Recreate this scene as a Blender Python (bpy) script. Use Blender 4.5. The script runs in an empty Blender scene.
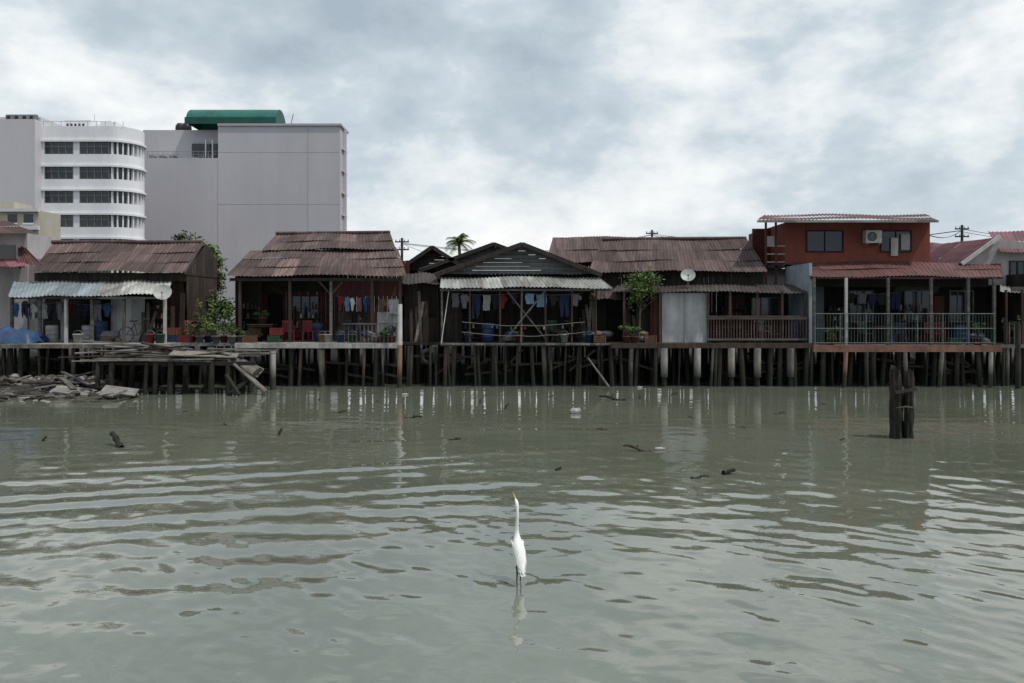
import bpy, math, random
import numpy as np
from mathutils import Vector, Matrix
R = random.Random(7)
scene = bpy.context.scene
COL = scene.collection
F = 740.0; CZ = 3.0
def S(u, v, y):
    """survey bearing (u,v) + distance y  ->  metres"""
    return Vector(((u-512)*y/F, y, CZ+(312-v)*y/F))
def SX(u, y): return (u-512)*y/F
def SZ(v, y): return CZ+(312-v)*y/F

# ------------------------------------------------------------------ materials
MATS = {}
def mat(name, c1, c2=None, scale=3.0, rough=0.8, stretch=(1,1,1), tint=1.0, bump=0.0, bscale=40.0,
        metal=0.0, dirt=0.35, dirtcol=(0.03,0.027,0.022), wet=False, spec=0.3, dscale=0.7, dstretch=(3,3,0.5)):
    if name in MATS: return MATS[name]
    if c2 is None: c2 = tuple(x*0.72 for x in c1)
    m = bpy.data.materials.new(name); m.use_nodes = True
    nt = m.node_tree; n = nt.nodes; l = nt.links
    b = n['Principled BSDF']
    b.inputs['Roughness'].default_value = rough
    b.inputs['Metallic'].default_value = metal
    b.inputs['Specular IOR Level'].default_value = spec
    tc = n.new('ShaderNodeTexCoord')
    mp = n.new('ShaderNodeMapping'); mp.inputs['Scale'].default_value = stretch
    l.new(tc.outputs['Object'], mp.inputs['Vector'])
    no = n.new('ShaderNodeTexNoise'); no.inputs['Scale'].default_value = scale
    no.inputs['Detail'].default_value = 6; no.inputs['Roughness'].default_value = 0.65
    l.new(mp.outputs[0], no.inputs['Vector'])
    r = n.new('ShaderNodeValToRGB'); r.color_ramp.elements[0].position = 0.36; r.color_ramp.elements[1].position = 0.64
    r.color_ramp.elements[0].color = (*c2, 1); r.color_ramp.elements[1].color = (*c1, 1)
    l.new(no.outputs['Fac'], r.inputs['Fac'])
    out = r.outputs['Color']
    if dirt > 0:
        mp2 = n.new('ShaderNodeMapping'); mp2.inputs['Scale'].default_value = dstretch
        l.new(tc.outputs['Object'], mp2.inputs['Vector'])
        n2 = n.new('ShaderNodeTexNoise'); n2.inputs['Scale'].default_value = dscale; n2.inputs['Detail'].default_value = 8
        n2.inputs['Roughness'].default_value = 0.7
        l.new(mp2.outputs[0], n2.inputs['Vector'])
        mr = n.new('ShaderNodeMapRange'); mr.inputs['From Min'].default_value = 0.42; mr.inputs['From Max'].default_value = 0.66
        mr.inputs['To Max'].default_value = dirt
        l.new(n2.outputs['Fac'], mr.inputs['Value'])
        mx = n.new('ShaderNodeMixRGB'); mx.inputs['Color2'].default_value = (*dirtcol, 1)
        l.new(mr.outputs[0], mx.inputs['Fac']); l.new(out, mx.inputs['Color1']); out = mx.outputs[0]
    if tint > 0:
        at = n.new('ShaderNodeAttribute'); at.attribute_name = 'tint'
        mu = n.new('ShaderNodeVectorMath'); mu.operation = 'SCALE'
        l.new(out, mu.inputs[0]); l.new(at.outputs['Fac'], mu.inputs['Scale']); out = mu.outputs[0]
    if wet:
        ge = n.new('ShaderNodeNewGeometry'); sp = n.new('ShaderNodeSeparateXYZ'); l.new(ge.outputs['Position'], sp.inputs[0])
        ad = n.new('ShaderNodeMath'); ad.operation = 'MULTIPLY_ADD'; l.new(no.outputs['Fac'], ad.inputs[0]); ad.inputs[1].default_value = -0.9
        l.new(sp.outputs['Z'], ad.inputs[2])
        mr = n.new('ShaderNodeMapRange'); mr.inputs['From Min'].default_value = 0.0; mr.inputs['From Max'].default_value = 0.5
        mr.inputs['To Min'].default_value = 0.92; mr.inputs['To Max'].default_value = 0.0
        l.new(ad.outputs[0], mr.inputs['Value'])
        mx = n.new('ShaderNodeMixRGB'); mx.inputs['Color2'].default_value = (0.014,0.016,0.010,1)
        l.new(mr.outputs[0], mx.inputs['Fac']); l.new(out, mx.inputs['Color1']); out = mx.outputs[0]
    l.new(out, b.inputs['Base Color'])
    if bump > 0:
        n3 = n.new('ShaderNodeTexNoise'); n3.inputs['Scale'].default_value = bscale; n3.inputs['Detail'].default_value = 4
        l.new(mp.outputs[0], n3.inputs['Vector'])
        bp = n.new('ShaderNodeBump'); bp.inputs['Strength'].default_value = bump; bp.inputs['Distance'].default_value = 0.02
        l.new(n3.outputs['Fac'], bp.inputs['Height']); l.new(bp.outputs[0], b.inputs['Normal'])
    MATS[name] = m
    return m
SL = (2.5, 0.35, 0.35)
roof_brown = mat('old_brown_roof_sheet', (0.118,0.080,0.074), (0.055,0.037,0.034), 1.6, 0.85, SL, bump=.3, dirt=.8, dirtcol=(0.030,0.025,0.024), dstretch=(1.2,.6,.6))
roof_dark = mat('dark_roof_sheet', (0.055,0.046,0.044), (0.026,0.021,0.021), 1.6, 0.85, SL, dirt=.5, dstretch=(1.2,.6,.6))
roof_red = mat('red_roof_sheet', (0.125,0.054,0.051), (0.080,0.034,0.034), 1.6, 0.75, SL, dirt=.55, dstretch=(1.2,.6,.6))
roof_pink = mat('faded_pink_roof_sheet', (0.16,0.064,0.08), (0.10,0.041,0.053), 1.6, 0.7, SL, dirt=.35)
zinc = mat('zinc_sheet', (0.31,0.375,0.41), (0.20,0.25,0.275), 1.5, 0.55, SL, dirt=.65, dirtcol=(0.10,0.08,0.06), metal=0.1, dstretch=(1.5,.6,.6))
zinc_white = mat('white_zinc_sheet', (0.41,0.42,0.41), (0.24,0.25,0.24), 1.5, 0.6, SL, dirt=.8, dirtcol=(0.10,0.075,0.06), dstretch=(1.5,.6,.6))
zinc_blue = mat('bluegrey_zinc_sheet', (0.15,0.18,0.21), (0.09,0.11,0.13), 1.5, 0.5, SL, dirt=.4)
wood_dark = mat('dark_wood', (0.030,0.023,0.019), (0.012,0.010,0.009), 5, 0.85, (1,1,.25))
wood_shaded = mat('shaded_wood', (0.010,0.009,0.008), (0.005,0.0045,0.0045), 5, 0.9, (1,1,.25))  # near-black boards: porch interior shade put into the wood colour
wood_brown = mat('brown_wood', (0.055,0.036,0.028), (0.027,0.017,0.014), 5, 0.8, (1,1,.25))
wood_grey = mat('weathered_grey_wood', (0.16,0.155,0.145), (0.075,0.07,0.066), 5, 0.85, (.3,1,1.5), dirt=.5)
siding_grey = mat('silvered_siding', (0.125,0.128,0.13), (0.06,0.061,0.063), 5, 0.85, (.3,1,1.5), dirt=.5)
wood_pale = mat('pale_driftwood', (0.22,0.205,0.18), (0.105,0.097,0.084), 6, 0.85, (.5,1,1.2), dirt=.6, bump=.4)
wood_red = mat('red_painted_wood', (0.085,0.023,0.019), (0.048,0.015,0.014), 3, 0.7, (1,1,.3))
pile_m = mat('pile_wood', (0.052,0.044,0.036), (0.019,0.016,0.013), 6, 0.85, (1.5,1.5,.3), wet=True, bump=.5)
pile_white = mat('concrete_pile', (0.42,0.40,0.36), (0.25,0.235,0.215), 4, 0.8, (1,1,.5), wet=True, dirt=.65)
pile_grey = mat('worn_concrete_pile', (0.18,0.165,0.145), (0.095,0.087,0.075), 4, 0.8, (1,1,.5), wet=True, dirt=.6)
pile_orange = mat('stained_pile', (0.30,0.185,0.115), (0.18,0.105,0.065), 4, 0.8, (1,1,.5), wet=True, dirt=.6)
stump_m = mat('rotten_wood', (0.036,0.029,0.024), (0.010,0.008,0.007), 7, 0.8, (2,2,.25), bump=.8, wet=True)
concrete = mat('concrete', (0.30,0.29,0.27), (0.18,0.17,0.16), 2.5, 0.85, bump=.3, dirt=.6, dirtcol=(.07,.065,.055))
deck_m = mat('deck_edge_concrete', (0.36,0.35,0.33), (0.21,0.20,0.19), 2, 0.85, (1,1,1), dirt=.65)
deck_rust = mat('rusty_deck_edge', (0.21,0.105,0.07), (0.12,0.058,0.04), 2, 0.8, dirt=.5)
white_w = mat('white_render', (0.76,0.76,0.78), (0.68,0.68,0.70), 0.12, 0.85, dirt=.22, dirtcol=(.36,.36,.37), dscale=.25, tint=1, dstretch=(1.5,1.5,.25))
grey_w = mat('pale_grey_render', (0.46,0.445,0.47), (0.43,0.415,0.44), 0.08, 0.85, dirt=.2, dirtcol=(.29,.28,.30), dscale=.2, dstretch=(1.5,1.5,.15))
beige_w = mat('beige_render', (0.46,0.42,0.35), (0.38,0.35,0.29), 0.4, 0.85, dirt=.3, dirtcol=(.2,.18,.15))
pink_w = mat('pinkish_white_wall', (0.43,0.40,0.41), (0.34,0.31,0.32), 0.6, 0.85, dirt=.4, dirtcol=(.18,.16,.15))
red_w = mat('brick_red_wall', (0.195,0.052,0.036), (0.15,0.040,0.028), 0.8, 0.8, dirt=.5, dirtcol=(.075,.028,.022))
blue_w = mat('pale_blue_grey_wall', (0.27,0.32,0.355), (0.19,0.225,0.255), 1.2, 0.8, dirt=.45, dirtcol=(.11,.12,.12))
white_p = mat('white_panel', (0.44,0.45,0.46), (0.33,0.34,0.35), 1.5, 0.6, dirt=.55, dirtcol=(.18,.165,.14))
frame_w = mat('dull_white_frame', (0.20,0.20,0.20), (0.13,0.13,0.13), 1.5, 0.6, dirt=.4, dirtcol=(.06,.055,.05))
glass = mat('dark_glass', (0.018,0.022,0.028), (0.012,0.015,0.02), 1, 0.08, dirt=0, spec=.6)
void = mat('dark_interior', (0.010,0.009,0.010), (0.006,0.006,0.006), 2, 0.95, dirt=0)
green_v = mat('green_vault_sheet', (0.020,0.135,0.105), (0.014,0.10,0.08), 0.5, 0.5, dirt=.2)
black_p = mat('black_plastic', (0.02,0.02,0.022), None, 3, 0.5, dirt=0)
metal_g = mat('grey_metal', (0.30,0.32,0.33), (0.19,0.20,0.21), 6, 0.5, metal=.3, dirt=.3)
green_rail = mat('faded_green_rail', (0.12,0.155,0.14), (0.065,0.083,0.078), 6, 0.6, dirt=.4)
white_plain = mat('white_paint', (0.60,0.60,0.58), (0.46,0.46,0.44), 4, 0.5, dirt=.4, dirtcol=(.2,.18,.15))
rope_m = mat('rope', (0.2,0.19,0.15), None, 20, 0.9, dirt=0)
cable_m = mat('black_cable', (0.02,0.02,0.02), None, 20, 0.7, dirt=0)
rubber = mat('tyre_rubber', (0.025,0.025,0.025), (0.012,0.012,0.012), 10, 0.8, dirt=.3)
mud = mat('mud', (0.036,0.031,0.025), (0.018,0.015,0.012), 2, 0.7, bump=.6, bscale=8, tint=0, dirt=.3)
rock_m = mat('rubble_rock', (0.12,0.107,0.09), (0.05,0.045,0.038), 6, 0.85, bump=.6, wet=False, dirt=.5)
leaf_m = mat('leaf', (0.065,0.115,0.028), (0.03,0.06,0.016), 3, 0.6, dirt=0)
leaf_y = mat('leaf_bright', (0.12,0.17,0.04), (0.065,0.105,0.025), 3, 0.6, dirt=0)
trunk_m = mat('bark', (0.12,0.095,0.07), (0.06,0.05,0.04), 8, 0.9, (1,1,.3), bump=.5)
def cmat(name, c, rough=0.6, dirt=.3):
    return mat(name, c, tuple(x*.7 for x in c), 5, rough, dirt=dirt)
P_red = cmat('red_plastic', (0.19,0.022,0.023), .5)
P_blue = cmat('blue_plastic', (0.022,0.055,0.145), .5)
P_green = cmat('green_plastic', (0.025,0.085,0.05), .5)
P_yel = cmat('yellow_plastic', (0.21,0.14,0.03), .5)
P_white = cmat('white_plastic', (0.40,0.40,0.38), .5)
P_ora = cmat('orange_plastic', (0.20,0.065,0.025), .5)
clay = cmat('terracotta', (0.15,0.07,0.045), .8)
tarp_b = mat('blue_tarpaulin', (0.035,0.085,0.19), (0.02,0.05,0.12), 3, .5, dirt=.5)
CL = [cmat('cloth_'+a, c, .9, .1) for a, c in [('white',(.50,.50,.50)),('blue',(.05,.13,.31)),('red',(.24,.03,.04)),('cyan',(.10,.23,.30)),
      ('black',(.03,.03,.035)),('pink',(.34,.15,.18)),('grey',(.18,.18,.2)),('khaki',(.2,.16,.1)),('green',(.05,.12,.08)),('yellow',(.32,.25,.1)),('navy',(.025,.03,.07)),('paleblue',(.22,.35,.52))]]

# ------------------------------------------------------------------ mesh builder
class MB:
    def __init__(s): s.v=[]; s.f=[]; s.m=[]; s.t=[]; s.s=[]; s.mats=[]
    def mi(s, m):
        if m not in s.mats: s.mats.append(m)
        return s.mats.index(m)
    def add(s, vs, fs, m, tint=1.0, smooth=False):
        o = len(s.v); i = s.mi(m)
        s.v += [tuple(v) for v in vs]
        for f in fs:
            s.f.append(tuple(o+k for k in f)); s.m.append(i); s.t.append(tint); s.s.append(smooth)
    BF = [(0,3,2,1),(4,5,6,7),(0,1,5,4),(1,2,6,5),(2,3,7,6),(3,0,4,7)]
    def box(s, x0,x1,y0,y1,z0,z1,m,tint=1.0):
        if x0>x1: x0,x1=x1,x0
        if y0>y1: y0,y1=y1,y0
        if z0>z1: z0,z1=z1,z0
        s.add([(x0,y0,z0),(x1,y0,z0),(x1,y1,z0),(x0,y1,z0),(x0,y0,z1),(x1,y0,z1),(x1,y1,z1),(x0,y1,z1)], s.BF, m, tint)
    def obox(s, c, size, rot, m, tint=1.0):
        c=Vector(c); e = Matrix.Rotation(rot[2],3,'Z')@Matrix.Rotation(rot[1],3,'Y')@Matrix.Rotation(rot[0],3,'X')
        h=[x/2 for x in size]
        vs=[c+e@Vector((a*h[0],b*h[1],d*h[2])) for a,b,d in [(-1,-1,-1),(1,-1,-1),(1,1,-1),(-1,1,-1),(-1,-1,1),(1,-1,1),(1,1,1),(-1,1,1)]]
        s.add(vs, s.BF, m, tint)
    def beam(s, p, q, w, h, m, tint=1.0):
        p=Vector(p); q=Vector(q); d=(q-p).normalized()
        up=Vector((0,0,1)) if abs(d.z)<.95 else Vector((0,1,0))
        a=d.cross(up).normalized()*w/2; b=a.cross(d).normalized()*h/2
        vs=[p-a-b,p+a-b,p+a+b,p-a+b,q-a-b,q+a-b,q+a+b,q-a+b]
        s.add(vs,[(0,1,2,3),(7,6,5,4),(0,4,5,1),(1,5,6,2),(2,6,7,3),(3,7,4,0)],m,tint)
    def cyl(s, p, q, r0, r1, m, n=10, tint=1.0, caps=True):
        p=Vector(p); q=Vector(q); d=(q-p).normalized()
        up=Vector((0,0,1)) if abs(d.z)<.95 else Vector((0,1,0))
        a=d.cross(up).normalized(); b=a.cross(d)
        vs=[]
        for c,r in((p,r0),(q,r1)):
            for k in range(n):
                t=2*math.pi*k/n; vs.append(c+a*math.cos(t)*r+b*math.sin(t)*r)
        s.add(vs,[(k,(k+1)%n,n+(k+1)%n,n+k) for k in range(n)],m,tint,True)
        if caps:
            s.add(vs[:n],[tuple(range(n))],m,tint); s.add(vs[n:],[tuple(range(n-1,-1,-1))],m,tint)
    def tube(s, pts, rad, m, n=8, tint=1.0):
        pts=[Vector(p) for p in pts]; N=len(pts); vs=[]
        for i,p in enumerate(pts):
            d=(pts[min(i+1,N-1)]-pts[max(i-1,0)]).normalized()
            up=Vector((0,0,1)) if abs(d.z)<.95 else Vector((0,1,0))
            a=d.cross(up).normalized(); b=a.cross(d); r=rad[i] if isinstance(rad,(list,tuple)) else rad
            for k in range(n):
                t=2*math.pi*k/n; vs.append(p+a*math.cos(t)*r+b*math.sin(t)*r)
        fs=[(i*n+k,i*n+(k+1)%n,(i+1)*n+(k+1)%n,(i+1)*n+k) for i in range(N-1) for k in range(n)]
        s.add(vs,fs,m,tint,True)
    def poly(s,vs,m,tint=1.0): s.add(vs,[tuple(range(len(vs)))],m,tint)
    def prism(s, pts, y0, y1, m, tint=1.0):   # pts (x,z) outline extruded along y
        n=len(pts)
        vs=[(x,y0,z) for x,z in pts]+[(x,y1,z) for x,z in pts]
        s.add(vs,[tuple(range(n)),tuple(range(2*n-1,n-1,-1))]+[(k,(k+1)%n,n+(k+1)%n,n+k) for k in range(n)],m,tint)
    def corr(s, e0, e1, r0, r1, m, wl=0.16, amp=0.022, rows=3, var=.26, odd=.06, sheet=.85):
        """corrugated sheets; e0,e1 lower edge ends, r0,r1 upper edge ends"""
        e0,e1,r0,r1=map(Vector,(e0,e1,r0,r1))
        nrm=(e1-e0).cross(r0-e0).normalized()
        if nrm.z<0: nrm=-nrm
        W=(e1-e0).length; nc=max(4,int(W/wl*4)); 
        for j in range(rows):
            t0=j/rows-(.0 if j==0 else .02); t1=(j+1)/rows
            nsh=max(1,int(W/sheet)); tints=[1+R.uniform(-var,var)*(1 if R.random()>.2 else 1.5) for _ in range(nsh+1)]
            tints=[(t*1.6 if R.random()<odd else t) for t in tints]
            jags=[R.uniform(-.07,.04) for _ in range(nsh+1)]
            for sh in range(nsh):
                c0=int(sh*nc/nsh); c1=int((sh+1)*nc/nsh)
                vs=[]; fs=[]
                for c in range(c0,c1+1):
                    a=c/nc; lo=e0.lerp(e1,a); hi=r0.lerp(r1,a); w=amp*math.sin(c*math.pi/2)
                    tt0=t0+jags[sh]/max(.5,(hi-lo).length)
                    sag=-.035*math.sin(a*9+j)
                    vs.append(lo.lerp(hi,tt0)+nrm*(w+.025+.006*(sh%2)+sag)); vs.append(lo.lerp(hi,t1)+nrm*(w+.006*(sh%2)+sag))
                k=c1-c0
                fs=[(2*i,2*i+2,2*i+3,2*i+1) for i in range(k)]
                s.add(vs,fs,m,tints[sh],True)
    def planks(s, x0,x1,y,z0,z1,m,w=.18,horiz=False,th=.025,var=.35,gap=.008,skip=0):
        n=max(1,round((x1-x0)/w)); h=(x1-x0)/n
        for i in range(n):
            if R.random()<skip: continue
            j=R.uniform(-.006,.006)
            s.box(x0+i*h+gap/2,x0+(i+1)*h-gap/2,y+j,y+j+th,z0+R.uniform(-.03,.0),z1+R.uniform(0,.02),m,1+R.uniform(-var,var))
    def planks_side(s, x,y0,y1,z0,z1,m,w=.18,th=.025,var=.35):
        n=max(1,round((y1-y0)/w)); h=(y1-y0)/n
        for i in range(n):
            s.box(x,x+th,y0+i*h+.004,y0+(i+1)*h-.004,z0,z1,m,1+R.uniform(-var,var))
    def done(s, name, parent=None, loc=None):
        if not s.v: return None
        me=bpy.data.meshes.new(name)
        o0=Vector((0,0,0))
        if parent is not None: o0=parent.location.copy()
        elif loc is not None: o0=Vector(loc)
        vs=[(v[0]-o0.x,v[1]-o0.y,v[2]-o0.z) for v in s.v]
        me.from_pydata(vs,[],s.f)
        for m in s.mats: me.materials.append(m)
        me.polygons.foreach_set('material_index',s.m)
        me.polygons.foreach_set('use_smooth',s.s)
        a=me.attributes.new('tint','FLOAT','FACE'); a.data.foreach_set('value',s.t)
        me.update()
        ob=bpy.data.objects.new(name,me); COL.objects.link(ob)
        if parent is not None: ob.parent=parent
        else: ob.location=o0
        return ob
def group(name, loc):
    e=bpy.data.objects.new(name,None); e.location=loc; e.empty_display_size=.3; COL.objects.link(e); return e

def piles(mb, x0,x1,ys,ztop,sp=.7,m=None,r=.075,zb=-1.2,light=.08):
    for jy,y in enumerate(list(ys)+[ys[-1]+1.1,ys[-1]+2.0]):  # last two rows added to darken the space under the deck
        x=x0
        while x<x1:
            xx=x+R.uniform(-.25,.25); yy=y+R.uniform(-.12,.12); rr=r*R.uniform(.5,1.4)
            mm=m or pile_m
            if jy==0 and R.random()<light: mm=R.choice([pile_grey,pile_grey,pile_orange])
            mb.cyl((xx+R.uniform(-.18,.18),yy,zb),(xx,yy,ztop),rr*1.1,rr,mm,9,R.uniform(.4,1.4) if jy<1 else R.uniform(.25,.7))  # rear rows tinted darker, under-deck shade put into the colour
            x+=sp*R.uniform(.4,1.6)
def bracing(mb,x0,x1,y,z0,z1,n,m):
    for i in range(n):
        a=R.uniform(x0,x1-1); b=a+R.uniform(.8,2)
        mb.beam((a,y,R.uniform(z0,z1)),(b,y,R.uniform(z0,z1)),.05,.09,m,R.uniform(.6,1.2))

# ------------------------------------------------------------------ props
def chair(x,y,z,m,rot=0,name='plastic_chair'):
    mb=MB(); M=Matrix.Rotation(rot,3,'Z'); o=Vector((x,y,z))
    def T(a,b,c): return o+M@Vector((a,b,c))
    for a in(-1,1):
        for b in(-1,1): mb.beam(T(a*.24,b*.22,0),T(a*.2,b*.19,.44),.035,.035,m)
    mb.obox(T(0,0,.45),(.44,.42,.03),(0,0,rot),m)
    for k in range(5): mb.obox(T(-.17+k*.085,.225+.01,.66),(.05,.02,.38),(-.12,0,rot),m)
    mb.obox(T(0,.26,.86),(.44,.03,.07),(-.12,0,rot),m)
    for a in(-1,1):
        mb.beam(T(a*.23,.24,.66),T(a*.23,-.18,.66),.04,.03,m); mb.beam(T(a*.23,-.17,.45),T(a*.23,-.17,.66),.035,.035,m)
    mb.done(name,loc=(x,y,z))
def table(x,y,z,w=1.2,m=None):
    m=m or wood_brown; mb=MB()
    mb.box(x-w/2,x+w/2,y-.35,y+.35,z+.71,z+.75,m)
    mb.box(x-w/2+.05,x+w/2-.05,y-.3,y+.3,z+.63,z+.708,m,.7)
    for a in(-1,1):
        for b in(-1,1): mb.cyl((x+a*(w/2-.08),y+b*.27,z),(x+a*(w/2-.08),y+b*.27,z+.63),.025,.03,m)
    mb.done('table',loc=(x,y,z))
def lathe(mb,x,y,z,prof,m,n=14,tint=1):
    vs=[];fs=[]
    for r,h in prof:
        for k in range(n):
            t=2*math.pi*k/n; vs.append((x+r*math.cos(t),y+r*math.sin(t),z+h))
    for i in range(len(prof)-1):
        for k in range(n): fs.append((i*n+k,i*n+(k+1)%n,(i+1)*n+(k+1)%n,(i+1)*n+k))
    mb.add(vs,fs,m,tint,True)
def bucket(x,y,z,m,s=1):
    mb=MB(); lathe(mb,x,y,z,[(.0,0),(.12*s,0),(.15*s,.28*s),(.165*s,.28*s),(.165*s,.31*s),(.145*s,.31*s),(.115*s,.02),(0,.02)],m)
    mb.tube([(x+.15*s*math.cos(t),y,z+.3*s+.13*s*math.sin(t)) for t in np.linspace(0,math.pi,7)],.006,metal_g,5)
    mb.done('bucket',loc=(x,y,z))
def drum(x,y,z,m,s=1,name='storage_drum'):
    mb=MB(); pr=[(0,0),(.27,0),(.29,.03)]
    for k in range(1,4): pr+=[(.285,k*.22-.03),(.305,k*.22),(.285,k*.22+.03)]
    pr+=[(.29,.84),(.25,.88),(0,.88)]
    lathe(mb,x,y,z,[(a*s,b*s) for a,b in pr],m); mb.done(name,loc=(x,y,z))
def crate(x,y,z,m,w=.45):
    mb=MB()
    mb.box(x-w/2,x+w/2,y-.16,y+.16,z,z+.015,m)
    for k in range(4):
        h=z+.03+k*.07
        mb.box(x-w/2,x+w/2,y-.17,y-.155,h,h+.045,m); mb.box(x-w/2,x+w/2,y+.155,y+.17,h,h+.045,m)
        mb.box(x-w/2-.015,x-w/2,y-.17,y+.17,h,h+.045,m); mb.box(x+w/2,x+w/2+.015,y-.17,y+.17,h,h+.045,m)
    for a in(-1,1):
        for b in(-1,1): mb.box(x+a*w/2-.02,x+a*w/2+.02,y+b*.175-.015,y+b*.175+.015,z,z+.3,m)
    mb.done('crate',loc=(x,y,z))
def tyre(x,y,z,r=.3):
    mb=MB(); N,K=20,8; vs=[]
    for i in range(N):
        a=2*math.pi*i/N
        for k in range(K):
            b_=2*math.pi*k/K; rr=r+.09*math.cos(b_); vs.append((x+rr*math.cos(a),y+.075*math.sin(b_),z+rr*math.sin(a)))
    mb.add(vs,[(i*K+k,i*K+(k+1)%K,((i+1)%N)*K+(k+1)%K,((i+1)%N)*K+k) for i in range(N) for k in range(K)],rubber,1,True)
    mb.done('tyre_fender',loc=(x,y,z))
def bicycle(x,y,z,m):
    mb=MB()
    for cx_ in(-.5,.5):
        mb.tube([(x+cx_+.31*math.cos(t),y,z+.33+.31*math.sin(t)) for t in np.linspace(0,2*math.pi,22)],.018,rubber,6)
        for k in range(8):
            t=k*math.pi/8; mb.cyl((x+cx_-.3*math.cos(t),y,z+.33-.3*math.sin(t)),(x+cx_+.3*math.cos(t),y,z+.33+.3*math.sin(t)),.003,.003,metal_g,4)
    P_=lambda a,b:(x+a,y,z+b)
    for p,q_ in((P_(-.5,.33),P_(-.05,.3)),(P_(-.5,.33),P_(-.15,.75)),(P_(-.05,.3),P_(-.18,.85)),(P_(-.05,.3),P_(.36,.72)),(P_(-.15,.75),P_(.36,.8)),(P_(.5,.33),P_(.34,.95))): mb.cyl(p,q_,.016,.016,m,6)
    mb.obox((x-.2,y,z+.88),(.26,.13,.05),(0,0,0),black_p); mb.cyl((x+.33,y-.25,z+.97),(x+.33,y+.25,z+.97),.013,.013,metal_g,6)
    mb.done('bicycle',loc=(x,y,z))
def boards(x,y,z,n=4,h=2.0,m=None):
    mb=MB()
    for k in range(n):
        xx=x+k*.13+R.uniform(-.04,.04); hh=h*R.uniform(.6,1.05)
        mb.beam((xx,y,z),(xx+R.uniform(-.2,.3),y+.3,z+hh),.12,.025,m or R.choice([wood_grey,wood_brown,wood_brown,wood_pale]),R.uniform(.4,1.0))
    mb.done('leaning_boards',loc=(x,y,z))
def shelf(x,y,z,w=.9,h=1.5):
    mb=MB()
    for a in(-1,1): mb.box(x+a*w/2-.02,x+a*w/2+.02,y-.16,y+.16,z,z+h,wood_brown)
    for k in range(4): mb.box(x-w/2+.022,x+w/2-.022,y-.16,y+.16,z+.12+k*h*.28,z+.15+k*h*.28,wood_brown,.9)
    for k in range(4):
        xx=x-w/2+.12
        while xx<x+w/2-.1:
            r_=R.uniform(.03,.07); hh=R.uniform(.1,.3)
            if R.random()<.75: mb.cyl((xx,y-.05,z+.152+k*h*.28),(xx,y-.05,z+.152+k*h*.28+hh),r_,r_*R.uniform(.5,1),R.choice([P_white,P_blue,P_red,clay,metal_g,wood_dark]),8,R.uniform(.4,1))
            xx+=.17
    mb.done('shelf_with_jars',loc=(x,y,z))
def sacks(x,y,z,n=3):
    mb=MB()
    for k in range(n): blob(mb,(x+R.uniform(-.3,.3),y+R.uniform(-.1,.1),z+.14+.18*(k//2)),(.3,.2,.16),R.choice([CL[6],CL[7],CL[6],tarp_b]),R.uniform(.4,.9))
    mb.done('sack_heap',loc=(x,y,z))
def blob(mb,c,r,m,tint):
    vs=[];fs=[];n_=7;q_=5; off=[R.uniform(.75,1.2) for _ in range(n_*(q_+1))]
    rot_=R.uniform(0,3)
    for j in range(q_+1):
        t=math.pi*j/q_
        for k in range(n_):
            a=2*math.pi*k/n_+rot_; o=off[j*n_+k] if 0<j<q_ else 1
            vs.append((c[0]+r[0]*math.sin(t)*math.cos(a)*o,c[1]+r[1]*math.sin(t)*math.sin(a)*o,c[2]+r[2]*math.cos(t)*(o*.5+.5)))
    for j in range(q_):
        for k in range(n_): fs.append((j*n_+k,(j+1)*n_+k,(j+1)*n_+(k+1)%n_,j*n_+(k+1)%n_))
    mb.add(vs,fs,m,tint)
def leaves(mb,c,rad,n,size,mats,clumps=None,el=1.0):
    c=Vector(c); clumps=clumps or max(4,n//60)
    cs=[]
    for _ in range(clumps):
        d=Vector((R.gauss(0,1),R.gauss(0,1),R.gauss(0,1))).normalized()*R.uniform(.25,.9)
        cs.append((Vector((d.x*rad[0],d.y*rad[1],d.z*rad[2])),R.uniform(.18,.42),R.uniform(.5,1.4)))
    for i in range(n):
        q,rr,t=R.choice(cs)
        p=c+q+Vector((R.gauss(0,.5)*rad[0]*rr,R.gauss(0,.5)*rad[1]*rr,R.gauss(0,.5)*rad[2]*rr))
        a=Vector((R.gauss(0,1),R.gauss(0,1),R.gauss(0,.6)-.2)).normalized(); b=a.cross(Vector((R.gauss(0,1),R.gauss(0,1),R.gauss(0,1)))).normalized()
        s=size*R.uniform(.6,1.3); a=a*s*el; b=b*s*.42
        mb.add([p-a*.5,p+b*.5,p+a*.6,p-b*.5],[(0,1,2,3)],R.choice(mats),t*R.uniform(.75,1.25))
def potted(x,y,z,h=.8,m=None,pot=None,n=90):
    mb=MB(); pot=pot or clay
    lathe(mb,x,y,z,[(0,0),(.12,0),(.17,.24),(.19,.24),(.19,.28),(.165,.28),(.15,.24),(0,.24)],pot,14,.7)
    for k in range(6):
        t=R.uniform(0,6.28); r=R.uniform(.05,.25)
        mb.tube([(x,y,z+.22),(x+r*.4*math.cos(t),y+r*.4*math.sin(t),z+.22+h*.4),(x+r*math.cos(t),y+r*math.sin(t),z+.2+h*.8)],[.012,.009,.005],trunk_m,5)
    leaves(mb,(x,y,z+.25+h*.5),(.33,.33,h*.55),n,.13,[m or leaf_m],6,1.3)
    mb.done('potted_plant',loc=(x,y,z))
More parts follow.
